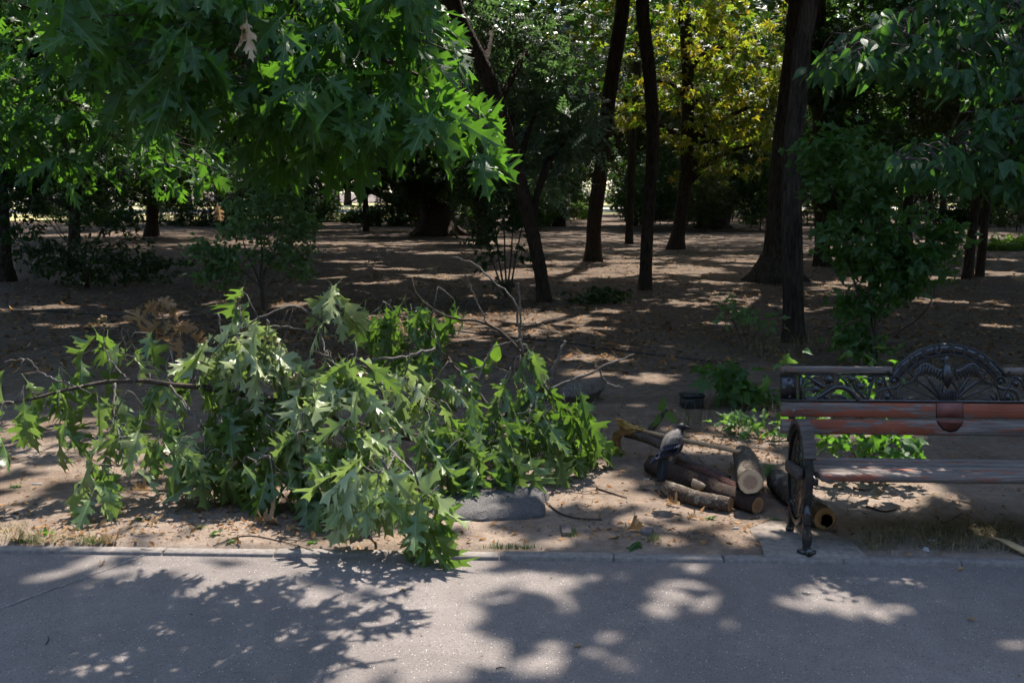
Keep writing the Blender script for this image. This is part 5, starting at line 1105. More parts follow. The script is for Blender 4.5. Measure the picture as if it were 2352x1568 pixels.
for ch, (X, Y) in zip('BUCURESTI', ((1190, 308), (1293, 228), (1392, 172), (1518, 130), (1655, 125), (1778, 145), (1882, 188), (1972, 246), (2052, 305))):
    a = math.atan2(X-ACX, ACY-Y); (u, w) = AZ((R0+R1)/2, a)
    cu = bpy.data.curves.new('letter', 'FONT'); cu.body = ch; cu.size = 82*ZM*1.25; cu.extrude = .0035; cu.bevel_depth = .0006; cu.align_x = 'CENTER'; cu.align_y = 'CENTER'; cu.materials.append(M['iron_letter'])
    tmp = bpy.data.objects.new('letter_shape', cu); lm = bpy.data.meshes.new_from_object(tmp); bpy.data.objects.remove(tmp); bpy.data.curves.remove(cu); lm.name = 'letter'
    if not lm.materials: lm.materials.append(M['iron_letter'])
    o_ = bpy.data.objects.new('letter', lm); COL.objects.link(o_); o_.parent = arch
    p = BB(u, w, -.0155); ex = KD*math.cos(a)-np.array([0, 0, 1])*math.sin(a); ey = KD*math.sin(a)+np.array([0, 0, 1])*math.cos(a); ez = -KN
    o_.matrix_local = Matrix.Translation(Vector(tuple(p))) @ Matrix((ex, ey, ez)).transposed().to_4x4()
# spread eagle with rays and a block under its feet
eag = empty('eagle', (0, 0, 0)); eag.parent = bench; eag.location = tuple(-c for c in BO)
def esub(name, mb, smooth=True):
    o_ = mb.build(name, M['iron'], None, smooth); o_.parent = eag; return o_
def bird_tube(name, pts, rads, toff=-.012, flat=1.0, sides=10, mir=False):
    for m_ in ((False, True) if mir else (False,)):
        P2 = [((ACX+10)*2-x if m_ else x, y) for x, y in pts]
        P3 = smooth_path(np.column_stack([np.array([BB(*Z4(x, y), toff) for x, y in P2]), np.array(rads)*ZM]), max(8, len(pts)*4)); mb = MB(); mb.tube(P3[:, :3], np.maximum(P3[:, 3], .0008), sides, True); esub(name, mb)
bird_tube('body', [(1612, 185), (1600, 215), (1604, 270), (1604, 320), (1606, 380), (1608, 440), (1614, 495)], [18, 34, 34, 52, 60, 40, 8]); bird_tube('beak', [(1580, 212), (1552, 225), (1540, 250)], [20, 14, 4])
for i in range(8):
    f = i/7; bx, by = 1560-200*f, 345-62*math.sin(f*2.2)
    bird_tube('feather', [(bx, by), (bx-14, by+45), (bx-22-10*f, by+75+12*f)], [15, 17, 7], -.014, mir=True, sides=6)
for i in range(6):
    f = i/5; bird_tube('feather', [(1395-18*i, 300+10*i), (1320-12*i+30*f, 375+8*i), (1330-28*i, 455+2*i)], [14, 15, 5], -.009, mir=True, sides=6)
bird_tube('wing', [(1565, 340), (1490, 315), (1430, 278), (1385, 272), (1350, 300), (1290, 350)], [26, 22, 24, 22, 20, 12], -.008, mir=True)
bird_tube('leg', [(1585, 430), (1560, 480), (1540, 520)], [24, 16, 14], -.012, mir=True)
for pts in ([(1540, 590), (1440, 500), (1345, 430)], [(1560, 590), (1490, 480), (1425, 390)]): bird_tube('ray', pts, [16, 19, 15], -.004, mir=True, sides=6)
bird_tube('ray', [(1500, 600), (1340, 535), (1185, 468)], [9, 9, 7], 0, mir=True, sides=6); bird_tube('ray', [(1290, 395), (1250, 345), (1215, 330)], [9, 9, 9], 0.002, mir=True, sides=6); bird_tube('ray', [(1330, 300), (1345, 270), (1335, 240)], [8, 8, 8], .002, mir=True, sides=6)
mb = MB(); u0, w0 = Z4(1532, 606); u1, w1 = Z4(1708, 515); mb.prism([(u0, w0), (u1, w0), (u1, w1), (u0, w1)], BB, -.014, .008)
for ix in range(7):
    for iy in range(4): mb.box(BB(u0+(u1-u0)*(ix+.5)/7, w0+(w1-w0)*(iy+.5)/4, -.017), (.009, .008, .009), None, .002)
esub('block', mb, False)
# bolts
for X, Y, mt in ((50, 488, 'worn_metal'), (136, 485, 'iron'), (145, 708, 'worn_metal'), (100, 412, 'iron'), (105, 578, 'iron'), (1040, 334, 'iron'), (60, 330, 'iron')):
    for mir in (False, True):
        u, w = Z4(X, Y); u = BL-u if mir else u; mb = MB(); off = -.010 if Y < 600 and Y > 360 else -.014 if Y > 600 else -.022
        mb.tube([BB(u, w, off), BB(u, w, off-.004), BB(u, w, off-.006)], [.0085, .008, .003], 10); mb.build('bolt', M[mt], bench, True)
# seat slats
seatR = np.column_stack([KD, KN, [0, 0, 1]]); tl = math.radians(4.0)
seatR = seatR @ np.array([[1, 0, 0], [0, math.cos(tl), math.sin(tl)], [0, -math.sin(tl), math.cos(tl)]])
for k in range(5):
    v = .02+k*.091; w = .398-.07*(v-.02); mb = MB()
    mb.box(BP(BL/2, v, w-.016), (BL-.1, .083, .034), seatR, .007); mb.build('seat_slat', M['bench_seat_wood'], bench)
# side frames
def side(u0, sg):
    fr = empty('side_frame', (0, 0, 0)); fr.parent = bench; fr.location = tuple(-c for c in BO)
    def fb(name, mb, mat=None, smooth=True): o_ = mb.build(name, mat or M['iron'], None, smooth); o_.parent = fr; return o_
    cv, cw, rv, rw = .185, .345, .185, .255
    E = lambda a, s=1.0: (cv+rv*s*math.cos(a), cw+rw*s*math.sin(a))
    # outer ring: flat band
    mb = MB(); V = []; n = 48
    for i in range(n):
        a = i/n*2*math.pi
        for s, du in ((1.0, -.019), (1.0, .019), (.90, .019), (.90, -.019)):
            v, w = E(a, s); V.append(BP(u0+du, cv*2-v if False else v, w))
    Q = [[4*i+k, 4*i+(k+1) % 4, 4*((i+1) % n)+(k+1) % 4, 4*((i+1) % n)+k] for i in range(n) for k in range(4)]
    mb.add(V, [np.array(Q)]); fb('ring', mb, None, 'auto')
    mb = MB(); mb.tube([BP(u0, *E(a, .80)) for a in np.linspace(0, 2*math.pi, 40)], .008, 6, False); fb('ring', mb)
    # cast relief plate filling the ring
    mb = MB(); n = 40; V = [BP(u0+du, *E(i/n*2*math.pi, .91)) for du in (-.004, .004) for i in range(n)]+[BP(u0-.006, cv, cw), BP(u0+.006, cv, cw)]
    mb.add(V, [np.array([[i, (i+1) % n, 2*n] for i in range(n)]+[[n+i, n+(i+1) % n, 2*n+1] for i in range(n)]), np.array([[i, (i+1) % n, n+(i+1) % n, n+i] for i in range(n)])]); fb('relief_plate', mb, None, False)
    # scrolls inside the ring
    for (pts, r) in (([(.05, .34), (.09, .42), (.15, .50), (.21, .52), (.25, .48), (.22, .45)], .010), ([(.32, .34), (.29, .44), (.24, .40), (.21, .34)], .009), ([(.06, .30), (.11, .22), (.16, .14), (.22, .13), (.26, .18), (.22, .22)], .011), ([(.31, .30), (.27, .25), (.20, .27), (.15, .33)], .009),
                     ([(.10, .34), (.14, .40), (.19, .44)], .010), ([(.12, .30), (.17, .24), (.19, .18)], .010), ([(.04, .345), (.18, .35), (.33, .345)], .012), ([(.185, .56), (.17, .47), (.19, .36)], .008), ([(.185, .12), (.2, .2), (.18, .33)], .008), ([(.07, .25), (.10, .17), (.14, .11)], .007), ([(.26, .12), (.30, .19), (.32, .27)], .008)):
        mb = MB(); mb.tube(smooth_path([BP(u0, v, w) for v, w in pts], 14), r, 8); fb('scroll', mb)
    # legs
    L1 = np.array([(.035, .24, .017), (.022, .20, .018), (.018, .185, .026), (.017, .177, .018), (.016, .168, .026), (.015, .160, .018), (.014, .151, .026), (.013, .142, .019), (.010, .12, .019), (.006, .09, .026), (.0, .06, .024), (-.004, .03, .018), (-.004, .0, .020)])
    mb = MB(); mb.tube(np.array([BP(u0, v, w) for v, w, r in L1]), L1[:, 2], 12); fb('leg', mb)
    mb = MB(); mb.tube(smooth_path([BP(u0, .02, .024), BP(u0, -.01, .018), BP(u0-.0*sg, -.035, .017), BP(u0+.0*sg, -.055, .024)], 10), [.018, .024, .025, .016], 10); mb.tube(smooth_path([BP(u0-.045, -.012, .017), BP(u0-.02, -.03, .014), BP(u0+.02, -.03, .014), BP(u0+.035, -.02, .017)], 10), [.010, .016, .016, .010], 8); fb('foot', mb)
    L2 = np.array([(.30, .18, .020), (.32, .13, .020), (.325, .10, .026), (.33, .06, .022), (.335, .03, .018), (.335, 0, .02)])
    mb = MB(); mb.tube(np.array([BP(u0, v, w) for v, w, r in L2]), L2[:, 2], 12); fb('leg', mb)
    mb = MB(); mb.tube(smooth_path([BP(u0-.02, .30, .02), BP(u0, .335, .018), BP(u0+.02, .38, .02)], 8), [.012, .022, .012], 8); fb('foot', mb)
    # upright carrying the back
    mb = MB(); P = [BP(u0+sg*.01, .30, .20), BP(u0+sg*.015, .37, .33), BP(u0+sg*.02, back_v(.42)+.02, .42), BP(u0+sg*.02, back_v(.82)+.02, wb(362))]
    mb.tube(smooth_path(P, 12), .018, 8); fb('upright', mb)
    # wooden arm, an arc over the ring
    mb = MB(); V = []; aa_ = np.linspace(math.radians(172), math.radians(372-360+360), 2); A = np.linspace(math.radians(20), math.radians(205), 22); A = math.pi-A+0  # front is at v=0 (angle pi)
    A = np.linspace(math.radians(30), math.radians(152), 22)
    for a in A:
        for s, du in ((1.015, -.03), (1.015, .03), (1.11, .03), (1.11, -.03)):
            v, w = E(a, s); V.append(BP(u0+du, v, w))
    n = len(A); Q = [[4*i+k, 4*i+(k+1) % 4, 4*(i+1)+(k+1) % 4, 4*(i+1)+k] for i in range(n-1) for k in range(4)]+[[0, 1, 2, 3], [4*n-4, 4*n-1, 4*n-2, 4*n-3]]
    mb.add(V, [np.array(Q)]); fb('armrest', mb, M['bench_arm_wood'], 'auto')
    # block of wood bolted across at seat height
    mb = MB(); R_ = np.column_stack([KD, KN, [0, 0, 1]]); mb.box(BP(u0-sg*.035, .165, .375), (.034, .25, .055), R_ @ np.array([[1, 0, 0], [0, .995, .1], [0, -.1, .995]]), .006); fb('seat_block', mb, M['bench_arm_wood'])
    mb = MB(); mb.box(BP(u0+sg*.03, .2, .362), (.022, .42, .035), R_, .003); fb('seat_bracket', mb)
side(0.0, 1); side(BL, -1)

# ------------------------------------------------------------------ logs
def Z2(X, Y): return ((1450+X/4.238)/1.063, (960+Y/4.238)/1.063)
def log(name, label, pts, rads, mat, cut0=None, cut1=None, hollow=False, sides=16, seed=0, rough=.07, extra=None):
    P = np.asarray(pts, float); t_ = empty(name, (P[0][0], P[0][1], 0), label, 'log')
    q = smooth_path(np.column_stack([P, rads]), 22); rg = np.random.default_rng(seed+5); q[2:-2, :3] += rg.normal(0, rads[0]*.05, (len(q)-4, 3))
    mb = MB(); V, F = tube_geo(q[:, :3], q[:, 3], sides, not hollow, rough, seed); mb.add(V, F); mb.build('bark', M[mat], t_, smooth='auto')
    for end, cm in ((0, cut0), (-1, cut1)):
        if not cm: continue
        c = q[end, :3]; ax = (q[0, :3]-q[1, :3]) if end == 0 else (q[-1, :3]-q[-2, :3]); ax = ax/np.linalg.norm(ax); r = q[end, 3]
        ring = V[:sides] if end == 0 else V[len(q)*sides-sides:len(q)*sides]
        qz = Vector(tuple(ax)).to_track_quat('Z', 'Y').to_matrix(); Rm = np.array(qz)
        loc2 = (ring-c) @ Rm/r; loc2[:, 2] = 0.02
        Vf = []; rings = [1.0, .75, .5, .25] if not hollow else [1.0, .72, .56]
        for k, s in enumerate(rings): Vf += [(x*s*(1+(rg.uniform(-.06, .06) if k else 0)), y*s*(1+(rg.uniform(-.06, .06) if k else 0)), .06) for x, y, z in loc2]
        if hollow:
            for k in range(1, len(rings)):
                for j in range(sides):
                    x, y, z = Vf[k*sides+j]; w_ = 1+rg.uniform(-.1, .1); Vf[k*sides+j] = (x*w_+.10*k, y*w_-.09*k, z+rg.uniform(-.05, .0))
        Q = [[k*sides+j, k*sides+(j+1) % sides, (k+1)*sides+(j+1) % sides, (k+1)*sides+j] for k in range(len(rings)-1) for j in range(sides)]
        Fc = [np.array(Q)]
        if not hollow:
            Vf.append((0, 0, .06)); k = (len(rings)-1)*sides; Fc.append(np.array([[k+j, k+(j+1) % sides, len(Vf)-1] for j in range(sides)]))
        else:
            k = (len(rings)-1)*sides; base_n = len(Vf); Vf += [(Vf[k+j][0]*.9, Vf[k+j][1]*.9, -4.0) for j in range(sides)]+[(0, 0, -4.2)]
            Fc.append(np.array([[k+j, k+(j+1) % sides, base_n+(j+1) % sides, base_n+j] for j in range(sides)])); Fc.append(np.array([[base_n+j, base_n+(j+1) % sides, base_n+sides] for j in range(sides)]))
        me = np_mesh('cut_face', np.array(Vf), Fc, M[cm]); bm = bmesh.new(); bm.from_mesh(me); bmesh.ops.recalc_face_normals(bm, faces=bm.faces); bm.to_mesh(me); bm.free()
        if not hollow and me.polygons[0].normal.z < 0: me.flip_normals()
        o_ = bpy.data.objects.new('cut_face', me); COL.objects.link(o_); o_.parent = t_
        if hollow:
            me.materials.append(M['rot']); 
            for p_ in me.polygons[-2*sides:]: p_.material_index = 1
        o_.matrix_local = Matrix.Translation(Vector(tuple(c-np.array(t_.location)))) @ qz.to_4x4() @ Matrix.Scale(float(r)*1.005, 4)
    return t_
M['rot'] = mat_simple('rot', (0.012, 0.008, 0.006), 0.95, 0.1, 40, 0.5, .8, .01)
def on(p, z): p = np.array(p, float); p[2] = gz(p)+z; return p
fc = PD(*Z2(1620, 915), 5.35)
log('oak_log', 'thick log with a pale sawn face pointing at the viewer, on top of the pile', [PD(*Z2(1545, 640), 6.25)*np.array([1, 1, 0])+np.array([0, 0, .075]), PD(*Z2(1590, 760), 5.8), fc], [.066, .072, .069], 'log_bark', 'cut_orange', 'cut_pale', seed=1)
log('oak_log', 'front log with grey lichened bark and a small sawn end facing right', [on(G(*Z2(745, 1020)), .045), on(G(*Z2(1080, 1132)), .044), on(G(*Z2(1410, 1200)), .042)], [.045, .046, .042], 'log_bark', 'cut_orange', 'cut_orange', seed=2)
log('oak_log', 'dark barked log under the crow, with a pale bare patch', [on(G(*Z2(590, 805)), .058), on(G(*Z2(1000, 975)), .06), on(G(*Z2(1690, 1225)), .05)], [.054, .056, .048], 'log_bark_dark', 'cut_orange', 'cut_orange', seed=3)
pa = PD(*Z2(1075, 925), 5.62)
mb = MB(); kk = 12; cpt = pa; ax1 = norm(PD(*Z2(1150, 950), 5.64)-PD(*Z2(980, 860), 5.76)); ax2 = norm(np.cross(ax1, np.array([.2, 1, -.5])))
V = [cpt+ax1*.052*math.cos(a)*(1+.2*math.sin(3*a))+ax2*.022*math.sin(a)*(1+.25*math.cos(2*a)) + np.array([0, -.016*(1-abs(math.sin(a))*.6), 0]) for a in np.linspace(0, 6.283, kk, endpoint=False)]
V += [v+np.array([.0, .04, -.03]) for v in V]
mb.add(V+[cpt+np.array([0, -.02, .004])], [np.array([[j, (j+1) % kk, 2*kk] for j in range(kk)]), np.array([[j, kk+j, kk+(j+1) % kk, (j+1) % kk] for j in range(kk)])])
M['bare_wood'] = mat_simple('bare_wood', (0.40, 0.30, 0.21), .85, .2, 30, .3)
lg3 = bpy.data.objects['oak_log.002']; mb.build('bare_patch', M['bare_wood'], lg3)
log('oak_log', 'thin reddish log with split bark lying along the dark log', [PD(*Z2(860, 705), 6.02), PD(*Z2(1150, 835), 5.78), PD(*Z2(1500, 1000), 5.52)], [.026, .034, .034], 'log_bark_red', 'cut_orange', 'cut_orange', seed=4)
log('hollow_log', 'hollow log with a dark rotten core lying behind the bench leg', [on(G(1785, 1128), .07), on(G(1836, 1168), .068), on(G(1893, 1213), .062)], [.07, .068, .062], 'log_bark', None, 'cut_orange', True, seed=5)
log('broken_log', 'short weathered broken log lying behind the bare twigs', [on(G(1285, 940), .09), on(G(1325, 935), .1), on(G(1368, 915), .09)], [.06, .10, .085], 'weathered_wood', None, None, seed=6, rough=.16)
# bough lying across the pile
def bough(name, label, pts, r, mat='bough_bark', leaves=()):
    t_ = empty(name, tuple(np.array(pts[0])*np.array([1, 1, 0])), label, 'branch'); mb = MB(); mb.tube(smooth_path(pts, 18), r, 9, True, .08, 3); mb.build('stem', M[mat], t_, smooth=True)
    return t_
bough('dark_bough', 'dark bare bough lying behind the crow from the broom to the thick log', [PD(*Z2(335, 410), 6.55), PD(*Z2(520, 460), 6.35), PD(*Z2(700, 535), 6.1), PD(*Z2(900, 650), 5.95), PD(*Z2(1150, 770), 5.85), PD(*Z2(1400, 885), 5.75)], [.03, .026, .022])
be = bough('forked_bough', 'short forked bough with three green leaves standing behind the broom', [PD(*Z2(690, 480), 6.7), PD(*Z2(590, 390), 6.75), PD(*Z2(650, 300), 6.75), PD(*Z2(720, 215), 6.75), PD(*Z2(770, 178), 6.75)], [.02, .028, .02, .014])
foliage(be, ovate_T, 'spr2', np.array([PD(*Z2(690, 185), 6.72), PD(*Z2(680, 210), 6.72), PD(*Z2(735, 210), 6.72)]), np.array([[.35, -.1, .9], [-.45, -.3, -.8], [.75, -.2, -.45]]), np.array([[.2, -1, .2], [.6, -.8, .3], [-.2, -.8, .6]]), np.array([.10, .12, .11]), M['leaf_fresh'], 3)

# ------------------------------------------------------------------ broom
M['straw'] = mat_simple('straw', (0.46, 0.30, 0.10), .75, .25, 40, .35); M['straw_dark'] = mat_simple('straw_dark', (0.24, 0.13, 0.05), .8, .2, 40, .35); M['broom_handle'] = mat_simple('broom_handle', (0.40, 0.25, 0.135), .55, .35, 14, .22); M['wire'] = mat_simple('wire', (0.05, 0.035, 0.03), .6, .3)
bb_ = PD(*Z2(485, 385), 6.45); be_ = PD(*Z2(1580, 622), 6.02)
br = empty('straw_broom', (bb_[0], bb_[1], 0), 'straw broom with a round wooden handle resting on the log pile', 'broom')
mb = MB(); mb.tube(np.array([bb_+(be_-bb_)*f for f in np.linspace(-.05, 1, 14)]), .0135, 12); mb.build('handle', M['broom_handle'], br, smooth='auto')
mb = MB(); dh = norm(bb_-be_)
for f in (-.01, .0, .012, .05, .06): mb.tube([bb_+dh*f+np.array([0, math.cos(a), math.sin(a)])*(.024+f*.3) for a in np.linspace(0, 6.283, 14)], .003, 5, False)
mb.build('binding', M['wire'], br, smooth=True)
rg = np.random.default_rng(9)
for nm, tips, cnt, mt in (('bristles', ((232, 258), (240, 350)), 190, 'straw'), ('worn_bristles', ((190, 430), (270, 615)), 150, 'straw_dark')):
    mb = MB()
    for k in range(cnt):
        f = rg.random(); s0 = bb_+dh*rg.uniform(-.03, .05)+rg.normal(0, .011, 3)
        if nm == 'bristles': X, Y = 225+45*rg.random()+30*f, 255+110*f; dpt = 6.5+rg.uniform(-.1, .1); m_ = (320+rg.normal(0, 12), 290+80*f)
        else: X, Y = 195+85*f+rg.normal(0, 10), 560+rg.uniform(-80, 60); dpt = 6.55+rg.uniform(-.12, .1); m_ = (260+rg.normal(0, 20), 390+60*f)
        e = PD(*Z2(X, Y), dpt); e[2] = max(e[2], gz(e)+.004); mm = PD(*Z2(*m_), 6.5+rg.uniform(-.06, .06)); mb.tube(smooth_path([s0, mm, e], 6), [.0028, .0018], 4, False)
    o_ = mb.build(nm, M[mt], br); o_['kind'] = 'stuff'

# ------------------------------------------------------------------ hooded crow
M['crow_grey'] = mat_simple('crow_grey', (0.112, 0.10, 0.094), .8, .2, 90, .25, .5, .002); M['crow_black'] = mat_simple('crow_black', (0.009, 0.009, 0.011), .55, .25, 90, .3, .4, .002)
M['crow_wing'] = mat_simple('crow_wing', (0.013, 0.016, 0.032), .5, .3, 120, .3, .5, .002); M['crow_tail'] = mat_simple('crow_tail', (0.010, 0.013, 0.016), .5, .3, 120, .3, .5, .002); M['crow_leg'] = mat_simple('crow_leg', (0.05, 0.045, 0.045), .6, .3)
DC = 5.52
def Z3(X, Y, dy=0.0): return PD((1540+X/8.255)/1.063, (1010+Y/8.255)/1.063, DC+dy)
SPN = np.array([(640, 900, -.06, 30), (660, 850, -.05, 70), (700, 765, -.035, 125), (775, 665, -.015, 180), (845, 565, .005, 200), (900, 470, .02, 172), (945, 395, .035, 118), (978, 335, .045, 88), (1000, 285, .05, 88), (1030, 262, .05, 86), (1070, 264, .048, 70), (1100, 272, .045, 48), (1135, 275, .042, 37), (1185, 283, .04, 24), (1232, 299, .037, 5)], float)
PXM = np.linalg.norm(Z3(1000, 500)-Z3(0, 500))/1000
sq = smooth_path(np.column_stack([SPN, np.arange(len(SPN))]), 60)
P3 = np.array([Z3(a, b, c) for a, b, c in sq[:, :3]]); rr = np.maximum(sq[:, 3]*PXM, .001)
V, F = tube_geo(P3, rr, 18, True, 0.0)
crow = empty('crow', tuple(Z3(790, 950)), 'grey and black hooded crow perched on the log pile, facing right', 'bird')
mb = MB(); mb.add(V, F)
for pts, rs in (([(735, 830, -.03), (742, 880, -.03), (748, 930, -.03), (748, 985, -.03)], [55, 34, 12, 10]), ([(905, 770, .0), (880, 840, -.0), (858, 900, -.01), (852, 945, -.01)], [62, 42, 16, 10])):
    qq = smooth_path(np.array([list(Z3(*p))+[r*PXM] for p, r in zip(pts, rs)]), 14); mb.tube(qq[:, :3], qq[:, 3], 10, True)
for fx, fy in ((748, 985), (852, 945)):
    for dx, dz in ((-70, 10), (40, 25), (75, 5), (0, 35)): mb.tube([Z3(fx, fy, -.03), Z3(fx+dx*.5, fy+dz*.5, -.036), Z3(fx+dx, fy+dz, -.036)], [8*PXM, 7*PXM, 3*PXM], 6)
cb = mb.build('body', M['crow_grey'], crow, smooth=True); cb.data.materials.append(M['crow_black']); cb.data.materials.append(M['crow_leg'])
# black hood, bib and beak; dark feet
co = np.array([p_.center for p_ in cb.data.polygons]); mi = np.zeros(len(co), int)
hp, hy, _ = to_px(co+np.array([0, 0, 0])); zx = (hp*1.063-1540)*8.255; zy = (hy*1.063-1010)*8.255
wob = 14*np.sin(zx*.05)+8*np.sin(zx*.13); mi[(zy < 330+wob) | ((zx > 1010) & (zy < 420+wob))] = 1; mi[(zy > 905) & (zx > 690)] = 2
cb.data.polygons.foreach_set('material_index', mi.astype(np.int32))
def surf_dy(X, Y):
    d = np.hypot(sq[:, 0]-X, sq[:, 1]-Y); i = int(np.argmin(d)); r = sq[i, 3]
    return sq[i, 2]-math.sqrt(max(r*r-d[i]**2, 0))*PXM
def feather(name, b, m, e, wid, mat, lift, parent, curve=0):
    mb = MB(); n = 9; pts2 = smooth_path([b, m, e], n); L = []; Rr = []
    for i, (X, Y) in enumerate(pts2):
        f = i/(n-1); w = wid*(math.sin(math.pi*min(1, .12+f*.95))**.55 if f < .96 else .35); tx, ty = (pts2[min(i+1, n-1)]-pts2[max(i-1, 0)]); l_ = math.hypot(tx, ty); nx_, ny_ = -ty/l_, tx/l_
        for sgn, lst in ((1, L), (-1, Rr)):
            x_, y_ = X+nx_*w*sgn, Y+ny_*w*sgn; lst.append(Z3(x_, y_, lift(x_, y_, f)+(.002 if sgn > 0 else 0)))
    C = [ (a+b_)/2+np.array([0, -.0025, .001]) for a, b_ in zip(L, Rr)]
    Bk = [ (a+b_)/2+np.array([0, .0025, 0]) for a, b_ in zip(L, Rr)]
    V = np.array(L+C+Rr+Bk); Q = [[k*n+i, k*n+i+1, ((k+1) % 4)*n+i+1, ((k+1) % 4)*n+i] for k in range(4) for i in range(n-1)]+[[0, n, 2*n, 3*n], [n-1, 4*n-1, 3*n-1, 2*n-1]]
    mb.add(V, [np.array(Q)]); return mb.build(name, M[mat], parent, smooth=True)
wing = empty('wing', (0, 0, 0)); wing.parent = crow; wing.location = tuple(-np.array(crow.location))
def wl_(off): return lambda X, Y, f: (surf_dy(X, Y) if f < .55 else surf_dy(X, Y)*(1-(f-.55)/.45)+(-.075)*(f-.55)/.45)-off
wf = []
for i in range(9):      # long flight feathers, the lower edge first
    f = i/8; wf.append(((1035-330*f, 560+95*f), (930-250*f+20, 745-10*f+30*math.sin(f*3)), (880-520*f, 800+235*f-40*math.sin(f*3.14))))
for k, (b, m, e) in enumerate(wf): o_ = feather('flight_feather', b, m, e, 62, 'crow_wing', wl_(.007+.0012*k), wing); o_.location = (0, 0, 0)
for i in range(9):
    f = i/8; b = (1030-330*f, 500+135*f); o_ = feather('covert_feather', b, (1010-320*f, 590+95*f), (965-330*f, 690+70*f), 52, 'crow_wing', wl_(.013), wing); o_.location = (0, 0, 0)
tail = empty('tail', (0, 0, 0)); tail.parent = crow; tail.location = tuple(-np.array(crow.location))
for i in range(5):
    f = i/4; o_ = feather('tail_feather', (610+90*f, 880), (575+130*f, 1130), (530+140*f, 1375-10*abs(f-.3)), 46, 'crow_tail', lambda X, Y, ff, i=i: -.055-.05*ff-.003*(2-abs(i-2)), tail); o_.location = (0, 0, 0)
# grey mantle feathers over the wing root
for i in range(7):
    f = i/6; o_ = feather('mantle_feather', (1000-200*f, 430+40*f), (990-230*f, 510+60*f), (960-250*f, 610+35*f), 55, 'crow_grey', lambda X, Y, ff: surf_dy(X, Y)-.018, wing); o_.location = (0, 0, 0)
mb = MB(); e = Z3(1050, 245, surf_dy(1050, 245)-.0005); mb.tube([e+np.array([0, y_, 0]) for y_ in (.003, 0, -.002, -.003)], [.003, .0035, .0025, .0005], 8); mb.build('eye', M['crow_black'], crow, smooth=True)

# ------------------------------------------------------------------ black plastic box
M['plastic'] = mat_simple('plastic', (0.014, 0.015, 0.016), .55, .4, 40, .3, .2)
bx = G(1592, 943); t_ = empty('plastic_box', (bx[0], bx[1], gz(bx)), 'small black plastic bait box lying on the soil', 'box'); k = bx[1]/FPX; W = 52*k
Rb = np.array(Matrix.Rotation(math.radians(8), 3, 'Z'))
mb = MB(); mb.box(bx+np.array([0, .07, .045+gz(bx)]), (W*.95, .14, .09), Rb, .012); mb.build('body', M['plastic'], t_)
mb = MB(); mb.box(bx+np.array([0, .07, .105+gz(bx)]), (W*1.03, .15, .032), Rb, .012); mb.box(bx+np.array([0, .07, .124+gz(bx)]), (W*.8, .11, .008), Rb, .003); mb.build('lid', M['plastic'], t_)
mb = MB(); mb.box(bx+Rb @ np.array([W*.2, -.003, .07+gz(bx)]), (.04, .012, .03), Rb, .003); mb.build('latch', M['plastic'], t_)

# ------------------------------------------------------------------ lump of old asphalt, bricks
M['old_asphalt'] = mat_simple('old_asphalt', (0.085, 0.08, 0.078), .92, .2, 120, .5, .8, .006)
out = [(985, 1150), (1000, 1180), (1040, 1193), (1100, 1192), (1160, 1189), (1205, 1186), (1243, 1181), (1247, 1165), (1242, 1150), (1254, 1138), (1248, 1122), (1225, 1112), (1170, 1108), (1100, 1112), (1040, 1122)]
base = smooth_path(np.array([G(*p)[:2] for p in out+[out[0]]]), 60)[:-1]; cen = base.mean(0); rg = np.random.default_rng(4); V = []; n = len(base)
for s, z in ((1.06, -.03), (1.03, .006), (.985, .022), (.92, .034), (.8, .042), (.6, .047), (.35, .05)):
    for k, p in enumerate(base):
        j = rg.normal(0, .014) if s > .9 else rg.normal(0, .006); q_ = cen+(p-cen)*(s+j); V.append((q_[0]+rg.normal(0, .002), q_[1]+rg.normal(0, .002), z+rg.normal(0, .006)*(s < 1)))
V.append((cen[0], cen[1], .05)); Q = [[k*n+j, k*n+(j+1) % n, (k+1)*n+(j+1) % n, (k+1)*n+j] for k in range(6) for j in range(n)]
mb = MB(); mb.add(V, [np.array(Q), np.array([[6*n+j, 6*n+(j+1) % n, 7*n] for j in range(n)])]); o_ = mb.build('asphalt_slab', M['old_asphalt'], None, 'auto'); tag(o_, 'broken raised lump of old asphalt at the edge of the leaves', 'slab')
M['brick'] = mat_simple('brick', (0.115, 0.095, 0.092), .9, .15, 30, .25, .5, .004)
for lab, x, y, w_, l_, rz in (('small grey paving brick set upright to the kerb', 1300, 1220, .052, .12, .03), ('small grey tilted brick beside the green fallen leaf', 1486, 1222, .06, .075, -.35)):
    p = GG(x, y); mb = MB(); mb.box(p+np.array([0, 0, .004]), (w_, l_, .04), np.array(Matrix.Rotation(rz, 3, 'Z')), .004); o_ = mb.build('paving_brick', M['brick']); tag(o_, lab, 'brick')

